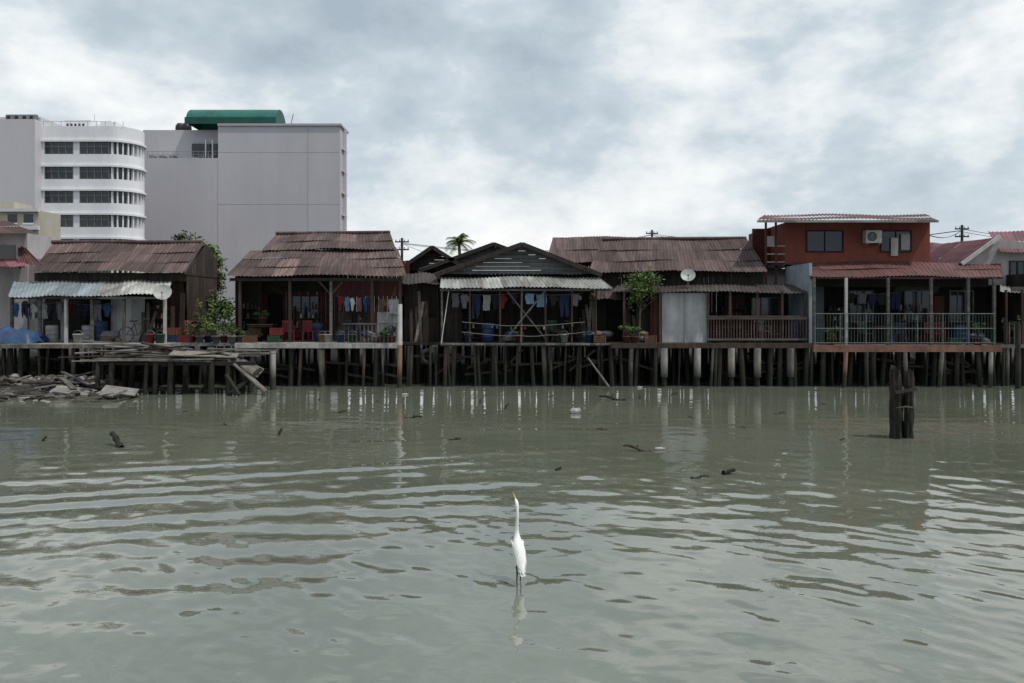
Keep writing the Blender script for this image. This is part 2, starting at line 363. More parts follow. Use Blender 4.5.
def garment(mb,x,y,z,kind,m,w=None):
    if kind=='towel': w=w or .5; prof=[(0,.7)]*7
    elif kind=='shirt': w=w or .75; prof=[(.12,.36),(.05,.34),(.02,.68),(0,.7),(.03,.7),(0,.7),(.02,.68),(.05,.34),(.12,.36)]
    else: w=w or .4; prof=[(0,.9),(0,.92),(0,.92),(0,.3),(0,.92),(0,.92),(0,.9)]
    k=len(prof); rows=4; ph=R.uniform(0,6); sc=R.uniform(.6,1.05)
    vs=[]
    for i in range(k+1):
        a=prof[min(i,k-1)]; xx=x+(i/k-.5)*w
        for j in range(rows+1):
            t=j/rows; vs.append((xx*1.0+(x-xx)*.12*t+.02*math.sin(j*1.5+ph),y+.035*math.sin(i*1.7+ph)*(t+.2)+R.uniform(-.01,.01),z-(a[0]+(a[1]-a[0])*t)*sc+R.uniform(-.015,.015)))
    fs=[(i*(rows+1)+j,(i+1)*(rows+1)+j,(i+1)*(rows+1)+j+1,i*(rows+1)+j+1) for i in range(k) for j in range(rows)]
    mb.add(vs,fs,m,R.uniform(.6,1.1),True)
def line(x0,x1,y,z,items,name='laundry_line'):
    mb=MB(); mb.tube([(x0+(x1-x0)*t,y,z-.08*math.sin(math.pi*t)) for t in np.linspace(0,1,9)],.008,rope_m,5)
    n=len(items)
    for i,(k,c) in enumerate(items):
        t=(i+.5)/n; garment(mb,x0+(x1-x0)*t+R.uniform(-.08,.08),y,z-.08*math.sin(math.pi*t)-.005,k,CL[c],min((x1-x0)/n*R.uniform(.7,1.0),.75 if k=='shirt' else .5))
    mb.done(name,loc=((x0+x1)/2,y,z))
def dish(x,y,z,face=(-.3,-1,.5),r=.38):
    mb=MB(); d=Vector(face).normalized(); a=d.cross(Vector((0,0,1))).normalized(); b=a.cross(d)
    c=Vector((x,y,z)); vs=[];fs=[]; N=18
    for i in range(6):
        rr=r*i/5
        for k in range(N):
            t=2*math.pi*k/N; vs.append(c+a*math.cos(t)*rr+b*math.sin(t)*rr+d*(.3*rr*rr/r))
    for i in range(5):
        for k in range(N): fs.append((i*N+k,i*N+(k+1)%N,(i+1)*N+(k+1)%N,(i+1)*N+k))
    mb.add(vs,fs,P_white,1.1,True)
    tip=c+d*r*1.0-b*r*.3
    mb.tube([c-b*r+d*.1,tip],.012,metal_g,6); mb.cyl(tip,tip-d*.1,.03,.04,metal_g)
    mb.tube([c-d*.02,c-d*.12,c-d*.12-Vector((0,0,.6))],.025,metal_g,8)
    mb.done('satellite_dish',loc=(x,y,z))

# ------------------------------------------------------------------ camera, world, sun
cam=bpy.data.cameras.new('camera'); co=bpy.data.objects.new('camera',cam); COL.objects.link(co)
co.location=(0,0,CZ); co.rotation_euler=(math.radians(90),0,0)
cam.sensor_width=36; cam.lens=36*F/1024; cam.shift_y=-29.5/1024; cam.clip_end=6000; cam.clip_start=.05
scene.camera=co
SD=Vector((.42,-.20,.90)).normalized()
elev=math.asin(SD.z); rot=math.atan2(SD.x,SD.y)
sl=bpy.data.lights.new('sun','SUN'); sl.energy=3.0; sl.angle=math.radians(2.5); sl.color=(1,.965,.91)
so=bpy.data.objects.new('sun',sl); COL.objects.link(so); so.rotation_euler=SD.to_track_quat('Z','Y').to_euler(); so.location=(10,-10,40)
w=bpy.data.worlds.new('World'); scene.world=w; w.use_nodes=True
nt=w.node_tree; n=nt.nodes; l=nt.links; bg=n['Background']; bg.inputs['Strength'].default_value=.1
sky=n.new('ShaderNodeTexSky'); sky.sky_type='NISHITA'; sky.sun_disc=False; sky.sun_elevation=elev; sky.sun_rotation=rot
sky.air_density=1.2; sky.dust_density=2
tc=n.new('ShaderNodeTexCoord')
def math_(op,a,b=None,clamp=False):
    k=n.new('ShaderNodeMath'); k.operation=op; k.use_clamp=clamp
    for i,x in enumerate((a,b)):
        if x is None: continue
        if isinstance(x,(int,float)): k.inputs[i].default_value=x
        else: l.new(x,k.inputs[i])
    return k.outputs[0]
def noise(scale,detail,rough,dist,off,st=(1,1,2.0)):
    mp=n.new('ShaderNodeMapping'); mp.inputs['Location'].default_value=off; mp.inputs['Scale'].default_value=st; l.new(tc.outputs['Generated'],mp.inputs['Vector'])
    k=n.new('ShaderNodeTexNoise'); k.inputs['Scale'].default_value=scale; k.inputs['Detail'].default_value=detail
    k.inputs['Roughness'].default_value=rough; k.inputs['Distortion'].default_value=dist; l.new(mp.outputs[0],k.inputs['Vector']); return k.outputs['Fac']
n1=noise(2.6,11,.56,.12,(3.1,1.7,.4)); n2=noise(1.3,4,.5,0,(8.2,4.4,2)); n3=noise(7.0,9,.56,.1,(1,7,3),(1,1,1.4))
mixv=math_('ADD',math_('ADD',math_('MULTIPLY',n1,.64),math_('MULTIPLY',n3,.26)),math_('MULTIPLY',n2,.10))
rp=n.new('ShaderNodeValToRGB'); l.new(mixv,rp.inputs['Fac']); cr=rp.color_ramp
cr.elements[0].position=.38; cr.elements[0].color=(.31,.375,.43,1)
cr.elements[1].position=.62; cr.elements[1].color=(.82,.82,.81,1)
for p_,c_ in((.45,(.395,.46,.51,1)),(.495,(.47,.53,.575,1)),(.525,(.58,.625,.65,1)),(.56,(.68,.705,.715,1))):
    e=cr.elements.new(p_); e.color=c_
sp=n.new('ShaderNodeSeparateXYZ'); l.new(tc.outputs['Generated'],sp.inputs[0])
up=n.new('ShaderNodeMapRange'); l.new(sp.outputs['Z'],up.inputs['Value']); up.inputs['From Min'].default_value=.35; up.inputs['From Max'].default_value=.95
up.inputs['To Min'].default_value=13.2; up.inputs['To Max'].default_value=14.5
sc=n.new('ShaderNodeVectorMath'); sc.operation='SCALE'; l.new(rp.outputs[0],sc.inputs[0]); l.new(up.outputs[0],sc.inputs['Scale'])
mf=n.new('ShaderNodeMapRange'); l.new(n2,mf.inputs['Value']); mf.inputs['From Min'].default_value=.42; mf.inputs['From Max'].default_value=.66
mf.inputs['To Min'].default_value=1; mf.inputs['To Max'].default_value=.86
mx=n.new('ShaderNodeMixRGB'); l.new(mf.outputs[0],mx.inputs['Fac']); l.new(sky.outputs[0],mx.inputs['Color1']); l.new(sc.outputs[0],mx.inputs['Color2'])
l.new(mx.outputs[0],bg.inputs['Color'])
scene.view_settings.view_transform='Standard'; scene.view_settings.look='None'; scene.view_settings.exposure=0

# ------------------------------------------------------------------ ground & water
prof=[(-3000,-2),(-30,-2),(29,-1.2),(31.5,-.3),(34,.6),(38,1.2),(60,1.3),(5000,1.3)]
xs=[-4000,-60,-30,-20,-10,0,10,20,30,60,4000]
me=bpy.data.meshes.new('ground'); vs=[(x,y,z) for y,z in prof for x in xs]; k=len(xs)
me.from_pydata(vs,[],[(j*k+i,j*k+i+1,(j+1)*k+i+1,(j+1)*k+i) for j in range(len(prof)-1) for i in range(k-1)]); me.materials.append(mud)
COL.objects.link(bpy.data.objects.new('ground',me))

rng=np.random.default_rng(11)
ys=[3.0]
while ys[-1]<37: ys.append(ys[-1]*1.0040)
ys=np.array([-60.,1.5]+ys+[45.]); nr=len(ys)
tt=np.linspace(-1,1,860); nc=len(tt)+2
Yg=np.repeat(ys[:,None],nc,1)
Xg=np.zeros((nr,nc)); Xg[:,1:-1]=tt[None,:]*(np.clip(ys,3,99)[:,None]*.78+3.0); Xg[:,0]=-500; Xg[:,-1]=500
dy=np.maximum(np.clip(Yg,3,99)*.0040, (np.clip(Yg,3,99)*.78+3)*2/860)
Z=np.zeros_like(Yg)
shelter=.30+.72*np.clip((21-Yg)/13,0,1)          # calmer in the lee of the houses
NW=64
for i in range(NW):
    lam=.18*(2.4/.18)**((i+.5)/NW)
    ang=rng.normal(0,.8 if lam<.6 else .42)+.15; kx=math.sin(ang)*2*math.pi/lam; ky=math.cos(ang)*2*math.pi/lam
    slope=.0088*(1.15 if .3<lam<.9 else (.95 if lam<=.3 else .5))
    amp=slope*lam/(2*math.pi)*1.3
    ph=rng.uniform(0,6.28)
    att=np.clip((lam/dy-3)/4,0,1)
    gx,gy=rng.uniform(.2,.9),rng.uniform(.25,.9)
    mod=.65+.85*np.sin(Xg*gx+rng.uniform(0,6))*np.sin(Yg*gy+rng.uniform(0,6))
    wv=np.sin(kx*Xg+ky*Yg+ph+.9*np.sin(.9*Xg*kx*.13+.7*Yg*.4+ph*2))
    Z+=amp*att*mod*wv*shelter
# boat wake crossing from the left
for lam,ang,a in((.9,.22,.008),(.65,.30,.005),(1.4,.15,.006)):
    c=np.exp(-((Yg-14-Xg*.18)/3.5)**2)*np.exp(-((Xg+6)/6)**2)
    Z+=a*c*np.sin((math.sin(-ang)*Xg+math.cos(ang)*Yg)*2*math.pi/lam)
EYw=F*3/(581-312.); EXw=SX(518.5,EYw); rr_=np.sqrt((Xg-EXw)**2+(Yg-EYw)**2)
Z+=.002*np.exp(-(rr_/.5)**2)*np.sin(rr_*2*math.pi/.17)
Z[:,0]=0;Z[:,-1]=0;Z[0]=0;Z[1]=0;Z[-1]=0
co3=np.stack([Xg,Yg,Z],-1).reshape(-1,3).astype(np.float32)
idx=np.arange(nr*nc).reshape(nr,nc)
q=np.stack([idx[:-1,:-1],idx[:-1,1:],idx[1:,1:],idx[1:,:-1]],-1).reshape(-1,4).astype(np.int32)
me=bpy.data.meshes.new('water'); me.vertices.add(len(co3)); me.vertices.foreach_set('co',co3.ravel())
me.loops.add(q.size); me.loops.foreach_set('vertex_index',q.ravel()); me.polygons.add(len(q))
me.polygons.foreach_set('loop_start',np.arange(0,q.size,4,dtype=np.int32)); me.polygons.foreach_set('use_smooth',np.ones(len(q),dtype=bool))
me.update(calc_edges=True); me.validate()
wm=bpy.data.materials.new('murky_river_water'); wm.use_nodes=True; nn=wm.node_tree.nodes; ll=wm.node_tree.links; b=nn['Principled BSDF']
b.inputs['Roughness'].default_value=.012; b.inputs['IOR'].default_value=2.3; b.inputs['Specular IOR Level'].default_value=.5
tcn=nn.new('ShaderNodeTexCoord')
a1=nn.new('ShaderNodeTexNoise'); a1.inputs['Scale'].default_value=.25; a1.inputs['Detail'].default_value=5; ll.new(tcn.outputs['Object'],a1.inputs['Vector'])
rr=nn.new('ShaderNodeValToRGB'); rr.color_ramp.elements[0].position=.35; rr.color_ramp.elements[1].position=.65
rr.color_ramp.elements[0].color=(.098,.107,.079,1); rr.color_ramp.elements[1].color=(.122,.130,.100,1)
ll.new(a1.outputs['Fac'],rr.inputs['Fac']); ll.new(rr.outputs[0],b.inputs['Base Color'])
mpn=nn.new('ShaderNodeMapping'); mpn.inputs['Scale'].default_value=(1,2.0,1); ll.new(tcn.outputs['Object'],mpn.inputs['Vector'])
a2=nn.new('ShaderNodeTexNoise'); a2.inputs['Scale'].default_value=2.6; a2.inputs['Detail'].default_value=3; ll.new(mpn.outputs[0],a2.inputs['Vector'])
bp=nn.new('ShaderNodeBump'); bp.inputs['Strength'].default_value=.10; bp.inputs['Distance'].default_value=.035
ll.new(a2.outputs['Fac'],bp.inputs['Height']); ll.new(bp.outputs[0],b.inputs['Normal'])
me.materials.append(wm); COL.objects.link(bpy.data.objects.new('water',me))

# ------------------------------------------------------------------ distant buildings
def window_band(mb,x0,x1,y,z0,z1,n,frame=white_w):
    mb.box(x0,x1,y+.05,y+.35,z0,z1,glass)
    for i in range(n+1):
        x=x0+(x1-x0)*i/n; mb.box(x-.05,x+.05,y-.02,y+.05,z0,z1,metal_g,.8)
    zm=z0+(z1-z0)*.62; mb.box(x0,x1,y-.01,y+.045,zm-.04,zm+.04,metal_g,.8)
g=group('office_building',(-57,103,1.3)); mb=MB()
Y0=100; x0=SX(42,Y0); x1=SX(110,Y0); top=SZ(126,Y0)
xl=SX(-60,Y0)
mb.box(xl,x0,Y0-1.5,Y0+14,1.3,SZ(122,Y0),grey_w,1.12)      # plain stair wing
mb.box(xl,SX(36,Y0),Y0+1,Y0+9,SZ(122,Y0),SZ(115,Y0),grey_w,1.12)
bands=[(141,154),(166,179),(190,203),(214,227),(238,251),(262,275)]
prev=126
cr_=2.9; cx,cy=x1,Y0+cr_
def arc(r,a0=-90,a1=90,n=20): return [(cx+r*math.cos(math.radians(a0+(a1-a0)*i/n)),cy+r*math.sin(math.radians(a0+(a1-a0)*i/n))) for i in range(n+1)]
def ringwall(mb,r0,r1,z0,z1,m,tint=1):
    A=arc(r1);B=arc(r0);n_=len(A)
    vs=[(x,y,z0) for x,y in A]+[(x,y,z1) for x,y in A]+[(x,y,z0) for x,y in B]+[(x,y,z1) for x,y in B]
    fs=[]
    for i in range(n_-1):
        fs+=[(i,i+1,n_+i+1,n_+i),(n_+i,n_+i+1,3*n_+i+1,3*n_+i),(i+1,i,2*n_+i,2*n_+i+1)]
    mb.add(vs,fs,m,tint)
for (va,vb) in bands+[(312,316)]:
    zt=SZ(prev,Y0); zb=SZ(va,Y0)
    mb.box(x0,x1,Y0,Y0+.4,zb,zt,white_w); ringwall(mb,cr_-.6,cr_,zb,zt,white_w)
    ringwall(mb,cr_-.6,cr_+.25,zb-.12,zb+.15,white_w)
    mb.box(x0,x1,Y0-.25,Y0-.003,zb-.12,zb+.15,white_w)
    prev=vb
mb.box(x0,x1,Y0+.4,Y0+cr_*2,1.3,top-.1,white_w)
ringwall(mb,0.01,cr_-.6,1.3,top-.1,glass)
ringwall(mb,0.01,cr_-.3,top-.1,top,white_w)
mb.done('walls',g); mb=MB()
for va,vb in bands:
    z0=SZ(vb,Y0); z1=SZ(va,Y0)
    window_band(mb,SX(45,Y0),SX(73,Y0),Y0,z0,z1-.12,4); window_band(mb,SX(80,Y0),SX(109,Y0),Y0,z0,z1-.12,4)
    mb.box(SX(73,Y0),SX(80,Y0),Y0,Y0+.4,z0,z1,white_w); mb.box(x0,SX(45,Y0),Y0,Y0+.4,z0,z1,white_w)
    for i in range(0,13):
        a=math.radians(-85+i*13.5); c=(cx+math.cos(a)*(cr_-.28),cy+math.sin(a)*(cr_-.28),(z0+z1)/2)
        mb.obox(c,(.55,.16,z1-z0),(0,0,a),white_w)
mb.done('windows',g); mb=MB()
mb.box(SX(58,Y0),SX(84,Y0),Y0+1.5,Y0+5,top,SZ(119,Y0+1),white_w); mb.box(SX(92,Y0),SX(108,Y0),Y0+2,Y0+5,top,SZ(122,Y0+2),white_w,.9)
for k in range(5): mb.box(SX(60+k*4,Y0),SX(62+k*4,Y0),Y0+1.45,Y0+1.497,top+.2,top+.7,glass)
for k in range(10): mb.cyl((x0+k*1.2,Y0+.3,top),(x0+k*1.2,Y0+.3,top+.7),.03,.03,metal_g,5)
mb.cyl((x0,Y0+.3,top+.7),(x1,Y0+.3,top+.7),.03,.03,metal_g,5)
mb.cyl((SX(82,Y0),Y0+3,top),(SX(82,Y0),Y0+3,top+2.4),.04,.02,metal_g,5)
mb.box(SX(3,Y0),SX(34,Y0),Y0+.5,Y0+.9,SZ(121,Y0),SZ(113.5,Y0),metal_g,.9)
for u in(6,14,22,29): mb.box(SX(u,Y0)-.2,SX(u,Y0)+.2,Y0+.40,Y0+.49,SZ(119,Y0),SZ(115,Y0),black_p)
mb.done('rooftop_plant',g)

g=group('warehouse_tower',(-38,124,1.3)); Y0=120; mb=MB()
xa=SX(142,Y0);xb=SX(218,Y0);xc=SX(340,Y0); zt=SZ(126,Y0)
mb.box(xb,xc,Y0,Y0+5,1.3,zt,grey_w)
mb.box(xb-.003,xc+.25,Y0-.25,Y0+5.2,zt,zt+.35,grey_w,.85)
mb.box(xa,xb,Y0+.05,Y0+12,1.3,SZ(158,Y0),grey_w,.98)
mb.box(SX(143,Y0+6),xb+8,Y0+6,Y0+12,SZ(158,Y0),SZ(130,Y0+6),grey_w,1.0)
mb.box(SX(308,Y0)-.04,SX(308,Y0)+.04,Y0-.03,Y0-.002,1.3,zt,grey_w,.85)
for v in(152,204): mb.box(xb,xc,Y0-.02,Y0-.002,SZ(v,Y0)-.03,SZ(v,Y0)+.03,grey_w,.96)
for i in range(1,8): mb.box(xc+.002,xc+.3,Y0+1,Y0+4,zt-i*3.6,zt-i*3.6+.25,grey_w,1.1)
mb.box(xc+.02,xc+.5,Y0+2.2,Y0+2.6,1.3,zt,grey_w,1.15)
mb.done('walls',g); mb=MB()
N=14; x0=SX(193,Y0+6); x1=SX(281,Y0+6); zb=SZ(127,Y0+6); rad=2.9
vs=[];fs=[]
NX=30
for i in range(NX+1):
    x=x0+(x1-x0)*i/NX
    for k in range(N+1):
        t=math.pi*k/N; vs.append((x,Y0+6-rad*math.cos(t),zb+rad*.98*math.sin(t)))
for i in range(NX): 
    mb.add(vs[i*(N+1):(i+2)*(N+1)],[(k,N+1+k,N+2+k,k+1) for k in range(N)],green_v,1+.05*(i%2)+R.uniform(-.04,.04),True)
for x in(x0,x1): mb.poly([(x,Y0+6-rad*math.cos(t),zb+rad*.98*math.sin(t)) for t in np.linspace(0,math.pi,15)],green_v,.7)
mb.box(x0-.1,x1+.1,Y0+6-rad-.15,Y0+6-rad-.02,zb-.2,zb+.9,green_v,.6)
mb.done('barrel_vault_roof',g); mb=MB()
zt2=SZ(158,Y0)
for i in range(16):
    x=xa+(xb-xa)*i/15; mb.cyl((x,Y0+.2,zt2),(x,Y0+.2,zt2+1.1),.035,.035,metal_g,5)
mb.cyl((xa,Y0+.2,zt2+1.1),(xb,Y0+.2,zt2+1.1),.04,.04,metal_g,5); mb.cyl((xa,Y0+.2,zt2+.6),(xb,Y0+.2,zt2+.6),.03,.03,metal_g,5)
for u in(150,160,170,200,208): mb.box(SX(u,Y0+5),SX(u+5,Y0+5),Y0+4.6,Y0+5.9,zt2,zt2+1.4,metal_g,R.uniform(.5,1.1))
mb.box(SX(190,Y0+5),SX(218,Y0+5),Y0+5.7,Y0+5.99,zt2+1.5,zt2+3.6,glass); 
for u in(194,201,208,215): mb.box(SX(u,Y0)-.08,SX(u,Y0)+.08,Y0+4.5,Y0+4.7,zt2,zt2+4,white_w)
for u in(178,184): lathe(mb,SX(u,Y0+7),Y0+8,SZ(130,Y0+6),[(0,0),(.8,0),(.85,.6),(.8,1.2),(.5,1.6),(0,1.7)],black_p)
mb.tube([(SX(282,Y0),Y0+4,zt),(SX(286,Y0),Y0+4,zt+3)],.07,metal_g,5)
mb.done('rooftop_fittings',g)

g=group('beige_apartment_block',(-42,62,1.3)); Y0=60; mb=MB()
mb.box(SX(-80,Y0),SX(38,Y0),Y0,Y0+3,1.3,SZ(210,Y0),beige_w)
mb.box(SX(-80,Y0),SX(10,Y0),Y0+.5,Y0+2.8,SZ(210,Y0),SZ(201,Y0),beige_w,1.1)
mb.box(SX(-80,Y0),SX(40,Y0),Y0-.3,Y0-.003,SZ(212,Y0),SZ(209,Y0),white_w,.8)
mb.box(SX(-80,Y0),SX(40,Y0),Y0-.3,Y0-.003,SZ(230,Y0),SZ(226,Y0),white_w,.8)
mb.done('walls',g); mb=MB()
for u in(-40,-10,8,24):
    mb.box(SX(u,Y0),SX(u+9,Y0),Y0-.04,Y0-.003,SZ(223,Y0),SZ(214,Y0),glass); mb.box(SX(u-1,Y0),SX(u+10,Y0),Y0-.1,Y0-.005,SZ(224.5,Y0),SZ(223,Y0),white_w)
mb.done('windows',g)

g=group('pink_house',(-23,34,1.3)); Y0=33; mb=MB()
mb.box(SX(-120,Y0),SX(20,Y0),Y0+.5,Y0+3,1.3,SZ(232,Y0),pink_w)
mb.box(SX(20,Y0),SX(34,Y0),Y0+.6,Y0+2,1.3,SZ(258,Y0),pink_w,.9)
mb.box(SX(-8,Y0),SX(8,Y0),Y0+.46,Y0+.497,SZ(262,Y0),SZ(244,Y0),glass)
mb.box(SX(-10,Y0),SX(10,Y0),Y0+.40,Y0+.496,SZ(265,Y0),SZ(262,Y0),white_p)
mb.done('walls',g); mb=MB()
mb.corr(S(-120,232,32.6),S(36,232,32.6),S(-120,221,36),S(6,221,36),roof_red,rows=2)
mb.corr(S(-120,268,31.6),S(30,266,31.6),S(-120,262,33.4),S(22,258,33.4),roof_pink,rows=1)
mb.corr(S(18,268,32),S(42,264,32),S(18,246,33.6),S(24,246,33.6),roof_red,rows=1)
mb.done('roof',g)

# ------------------------------------------------------------------ HOUSE 1
def frame_window(mb,x0,x1,y,z0,z1,fm,n=2):
    mb.box(x0,x1,y-.015,y-.003,z0,z1,glass)
    t=.05
    mb.box(x0-t,x1+t,y-.06,y-.016,z1,z1+t,fm); mb.box(x0-t,x1+t,y-.07,y-.016,z0-t,z0,fm)
    mb.box(x0-t,x0,y-.06,y-.016,z0,z1,fm); mb.box(x1,x1+t,y-.06,y-.016,z0,z1,fm)
    for i in range(1,n): 
        x=x0+(x1-x0)*i/n; mb.box(x-.02,x+.02,y-.05,y-.016,z0,z1,fm)
g=group('stilt_house',(-17.2,33,1.75))
DZ=1.75
mb=MB()
mb.corr(S(32,272,31.4),S(184,272,31.4),S(52,243,33.8),S(202,243,33.8),roof_brown,rows=3)
r0=S(52,243,33.8); r1=S(202,243,33.8); e0=r0+Vector((0,1.3,-.8)); e1=r1+Vector((0,1.3,-.8))
mb.corr(e0,e1,r0,r1,roof_brown,rows=2)
mb.cyl(r0+Vector((0,0,.04)),r1+Vector((0,0,.04)),.09,.09,roof_brown,8,.8)
mb.beam(S(184,272,31.4)+Vector((.02,0,-.03)),r1+Vector((.02,0,-.03)),.04,.14,wood_grey,.8)
mb.done('roof',g); mb=MB()
mb.corr(S(8,297,29.6),S(100,296,29.6),S(14,281,31.8),S(106,281,31.8),zinc,rows=1,var=.3)
mb.corr(S(96,296,29.8),S(167,294,29.8),S(100,280,31.9),S(172,280,31.9),zinc_white,rows=1,var=.3)
mb.box(SX(10,29.7),SX(166,29.8),29.75,29.8,SZ(299,29.8),SZ(297,29.8),wood_grey,.6)
mb.done('awning',g); mb=MB()
xr=SX(184,31.4)-.05; xl=SX(32,31.6)
mb.planks(xl,xr,31.75,SZ(281,31.8),SZ(273,31.8),wood_dark,.15)
mb.planks(xl-.8,xr,33.6,DZ,SZ(281,31.8)+.3,wood_dark,.17)
mb.planks_side(xr-.02,31.8,35.0,DZ,4.72,wood_brown)
for i in range(10):
    ya=31.6+i*.34; yb=ya+.33
    def hz(y): return 4.7+(y-31.5)*(1.5/2.3) if y<33.8 else 6.18-(y-33.8)*.62
    mb.add([(xr+.03,ya,4.6),(xr+.03,yb,4.6),(xr+.03,yb,hz(yb)-.05),(xr+.03,ya,hz(ya)-.05)],[(0,1,2,3)],wood_brown,R.uniform(.7,1.4))
mb.planks(SX(112,31.5),SX(146,31.5),31.4,DZ,SZ(297,31.5),white_p,.32,var=.3)
mb.planks(SX(62,32.4),SX(70,32.4),32.3,DZ,3.9,white_p,.3,var=.15)
mb.planks(SX(150,32),SX(182,32),32.2,DZ,4.3,wood_brown,.2)
frame_window(mb,SX(20,33.5),SX(44,33.5),33.58,2.8,3.6,frame_w,3)
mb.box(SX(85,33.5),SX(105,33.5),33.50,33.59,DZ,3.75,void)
mb.done('walls',g); mb=MB()
for u in(12,40,66,92,124,165): mb.box(SX(u,29.9)-.05,SX(u,29.9)+.05,29.85,29.95,DZ,SZ(298,29.9)+.05,white_plain if u in(66,165) else wood_grey,.8)
mb.done('posts',g); mb=MB()
mb.box(SX(-60,29),SX(172,29.4),28.9,36,DZ-.12,DZ,deck_m)
for i in range(60):
    x=SX(-60,28.85)+i*.4
    if x>SX(140,28.9): break
    mb.box(x,x+.38,28.78+R.uniform(-.05,.05),28.897,DZ-.16,DZ-.01,wood_pale,R.uniform(.6,1.3))
mb.box(SX(168,30),SX(236,30),30.2,36,DZ-.14,DZ-.006,deck_m,.8)
mb.done('deck',g); mb=MB()
piles(mb,SX(-40,29),SX(232,30),[29.1,30.4,32],DZ-.16,.6); bracing(mb,-22,-12,29.3,.4,1.3,8,wood_dark)
mb.done('piles',g)
line(SX(14,30.4),SX(62,30.4),30.4,SZ(302,30.4),[('shirt',1),('trousers',10),('shirt',0),('towel',0),('shirt',4),('shirt',6)])
line(SX(70,31),SX(112,31),31,SZ(303,31),[('trousers',4),('shirt',10),('trousers',6),('shirt',1)])
line(SX(20,31.6),SX(100,31.6),31.6,SZ(300,31.6),[('shirt',4),('shirt',6),('trousers',10),('towel',7),('shirt',2),('shirt',10),('towel',6)])
dish(SX(163,29.6),29.6,SZ(293,29.6),(.3,-1,.45),.34)
for u,v_,c in((30,0,P_blue),(78,0,P_white),(150,0,P_red),(160,0,P_green)): bucket(SX(u,29.6),29.6,DZ,c,1.2)
drum(SX(100,31),31,DZ,P_blue); drum(SX(52,30.6),30.6,DZ,P_white,.8); drum(SX(88,30.6),30.6,DZ,metal_g,.8)
chair(SX(186,30.4),30.8,DZ,P_red,.5); chair(SX(190,30.6),31.6,DZ,P_ora,2.6); crate(SX(172,30.4),30.5,DZ,P_blue); crate(SX(172,30.4),30.5,DZ+.31,P_ora); crate(SX(186,30.4),30.4,DZ+.0,P_red)
shelf(SX(160,31.2),31.4,DZ); boards(SX(140,30.9),30.9,DZ,4,1.8); boards(SX(176,31),31.4,DZ,5,2.4); sacks(SX(110,30.3),30.3,DZ,4); sacks(SX(40,30.0),30.0,DZ,3); bicycle(SX(136,30),30.2,DZ,wood_red)
mb=MB(); xa=SX(-30,28.9); xb=SX(27,28.9); NX,NY=24,10; vs=[]
for i in range(NX+1):
    for j in range(NY+1):
        a=i/NX;c=j/NY; h=.75*min(1,5*math.sin(math.pi*a))*(math.sin(math.pi*c)**.6)*(1-.35*a)+.07*math.sin(a*23+c*7)*math.sin(math.pi*c)+R.uniform(-.02,.02)
        vs.append((xa+(xb-xa)*a,29.05+c*1.1,DZ+.006+max(0,h)))
mb.add(vs,[(i*(NY+1)+j,(i+1)*(NY+1)+j,(i+1)*(NY+1)+j+1,i*(NY+1)+j+1) for i in range(NX) for j in range(NY)],tarp_b,1,True)
mb.done('blue_tarpaulin',loc=(xa,29.5,DZ))

for u,y,h in((192,30.6,.9),(200,30.3,.7),(208,30.5,1.0),(216,30.2,.6),(224,30.4,.8),(232,30.2,.65),(240,30.4,.6),(212,31.3,1.3),(197,31.6,1.4)):
    potted(SX(u,y),y,DZ,h,R.choice([leaf_m,leaf_y]),R.choice([clay,P_white,P_blue,concrete]),110)
def tree(name,x,y,z,h,rad,n,size,mats):
    mb=MB(); top=Vector((x,y,z+h))
    mb.tube([(x,y,z),(x+.1,y,z+h*.4),(x,y,z+h*.8)],[.16*h/5,.12*h/5,.05*h/5],trunk_m,8)
    for k in range(8):
        t=R.uniform(0,6.28); zz_=z+h*R.uniform(.35,.75); r=rad[0]*R.uniform(.5,.9)
        mb.tube([(x,y,zz_),(x+r*.5*math.cos(t),y+r*.5*math.sin(t),zz_+h*.12),(x+r*math.cos(t),y+r*math.sin(t),zz_+h*.25)],[.06*h/5,.04*h/5,.015],trunk_m,6)
    leaves(mb,(x,y,z+h*.8),rad,n,size,mats,max(8,n//90)); mb.done(name,loc=(x,y,z))
tree('garden_tree',SX(212,36),36,1.3,4.3,(1.1,1.1,1.3),1700,.2,[leaf_m,leaf_m,leaf_y])
tree('broadleaf_tree',SX(62,48),48,1.3,6.1,(2.2,1.5,1.5),1400,.34,[leaf_m])
tree('broadleaf_tree',SX(190,60),60,1.3,8.2,(2.4,1.8,1.5),1400,.4,[leaf_m,leaf_y])
tree('broadleaf_tree',SX(20,55),55,1.3,6.3,(2.2,1.5,1.3),900,.4,[leaf_m])
mb=MB(); leaves(mb,(SX(214,34),34.5,3.2),(1.3,1,1.2),1100,.2,[leaf_m,leaf_m,leaf_y],14); mb.done('shrub_mass',loc=(SX(214,34),34.5,1.5))

# ------------------------------------------------------------------ HOUSE 2
g=group('stilt_house',(-8,33,1.75)); mb=MB()
mb.corr(S(226,276,30.2),S(407,276,30.2),S(250,250,33.2),S(398,250,33.2),roof_brown,rows=3)
mb.corr(S(262,250,32.9),S(396,249,32.9),S(276,234,35.6),S(390,233,35.6),roof_brown,rows=2)
r0=S(276,234,35.6); r1=S(390,233,35.6)
mb.corr(r0+Vector((0,3,-1.3)),r1+Vector((0,3,-1.3)),r0,r1,roof_brown,rows=2)
mb.cyl(r0+Vector((0,0,.04)),r1+Vector((0,0,.04)),.08,.08,roof_brown,8,1.2)
mb.done('roof',g); mb=MB()
xl=SX(236,31); xr=SX(402,31)
mb.box(xl,xr,30.3,30.36,SZ(281,30.3),SZ(278,30.3),wood_dark)
mb.planks(xl,xr,33.3,DZ,5.3,wood_red,.2,var=.3)
mb.planks_side(xl,30.9,36,DZ,4.6,wood_dark); mb.planks_side(xr-.1,31.3,36,DZ,4.7,wood_brown)
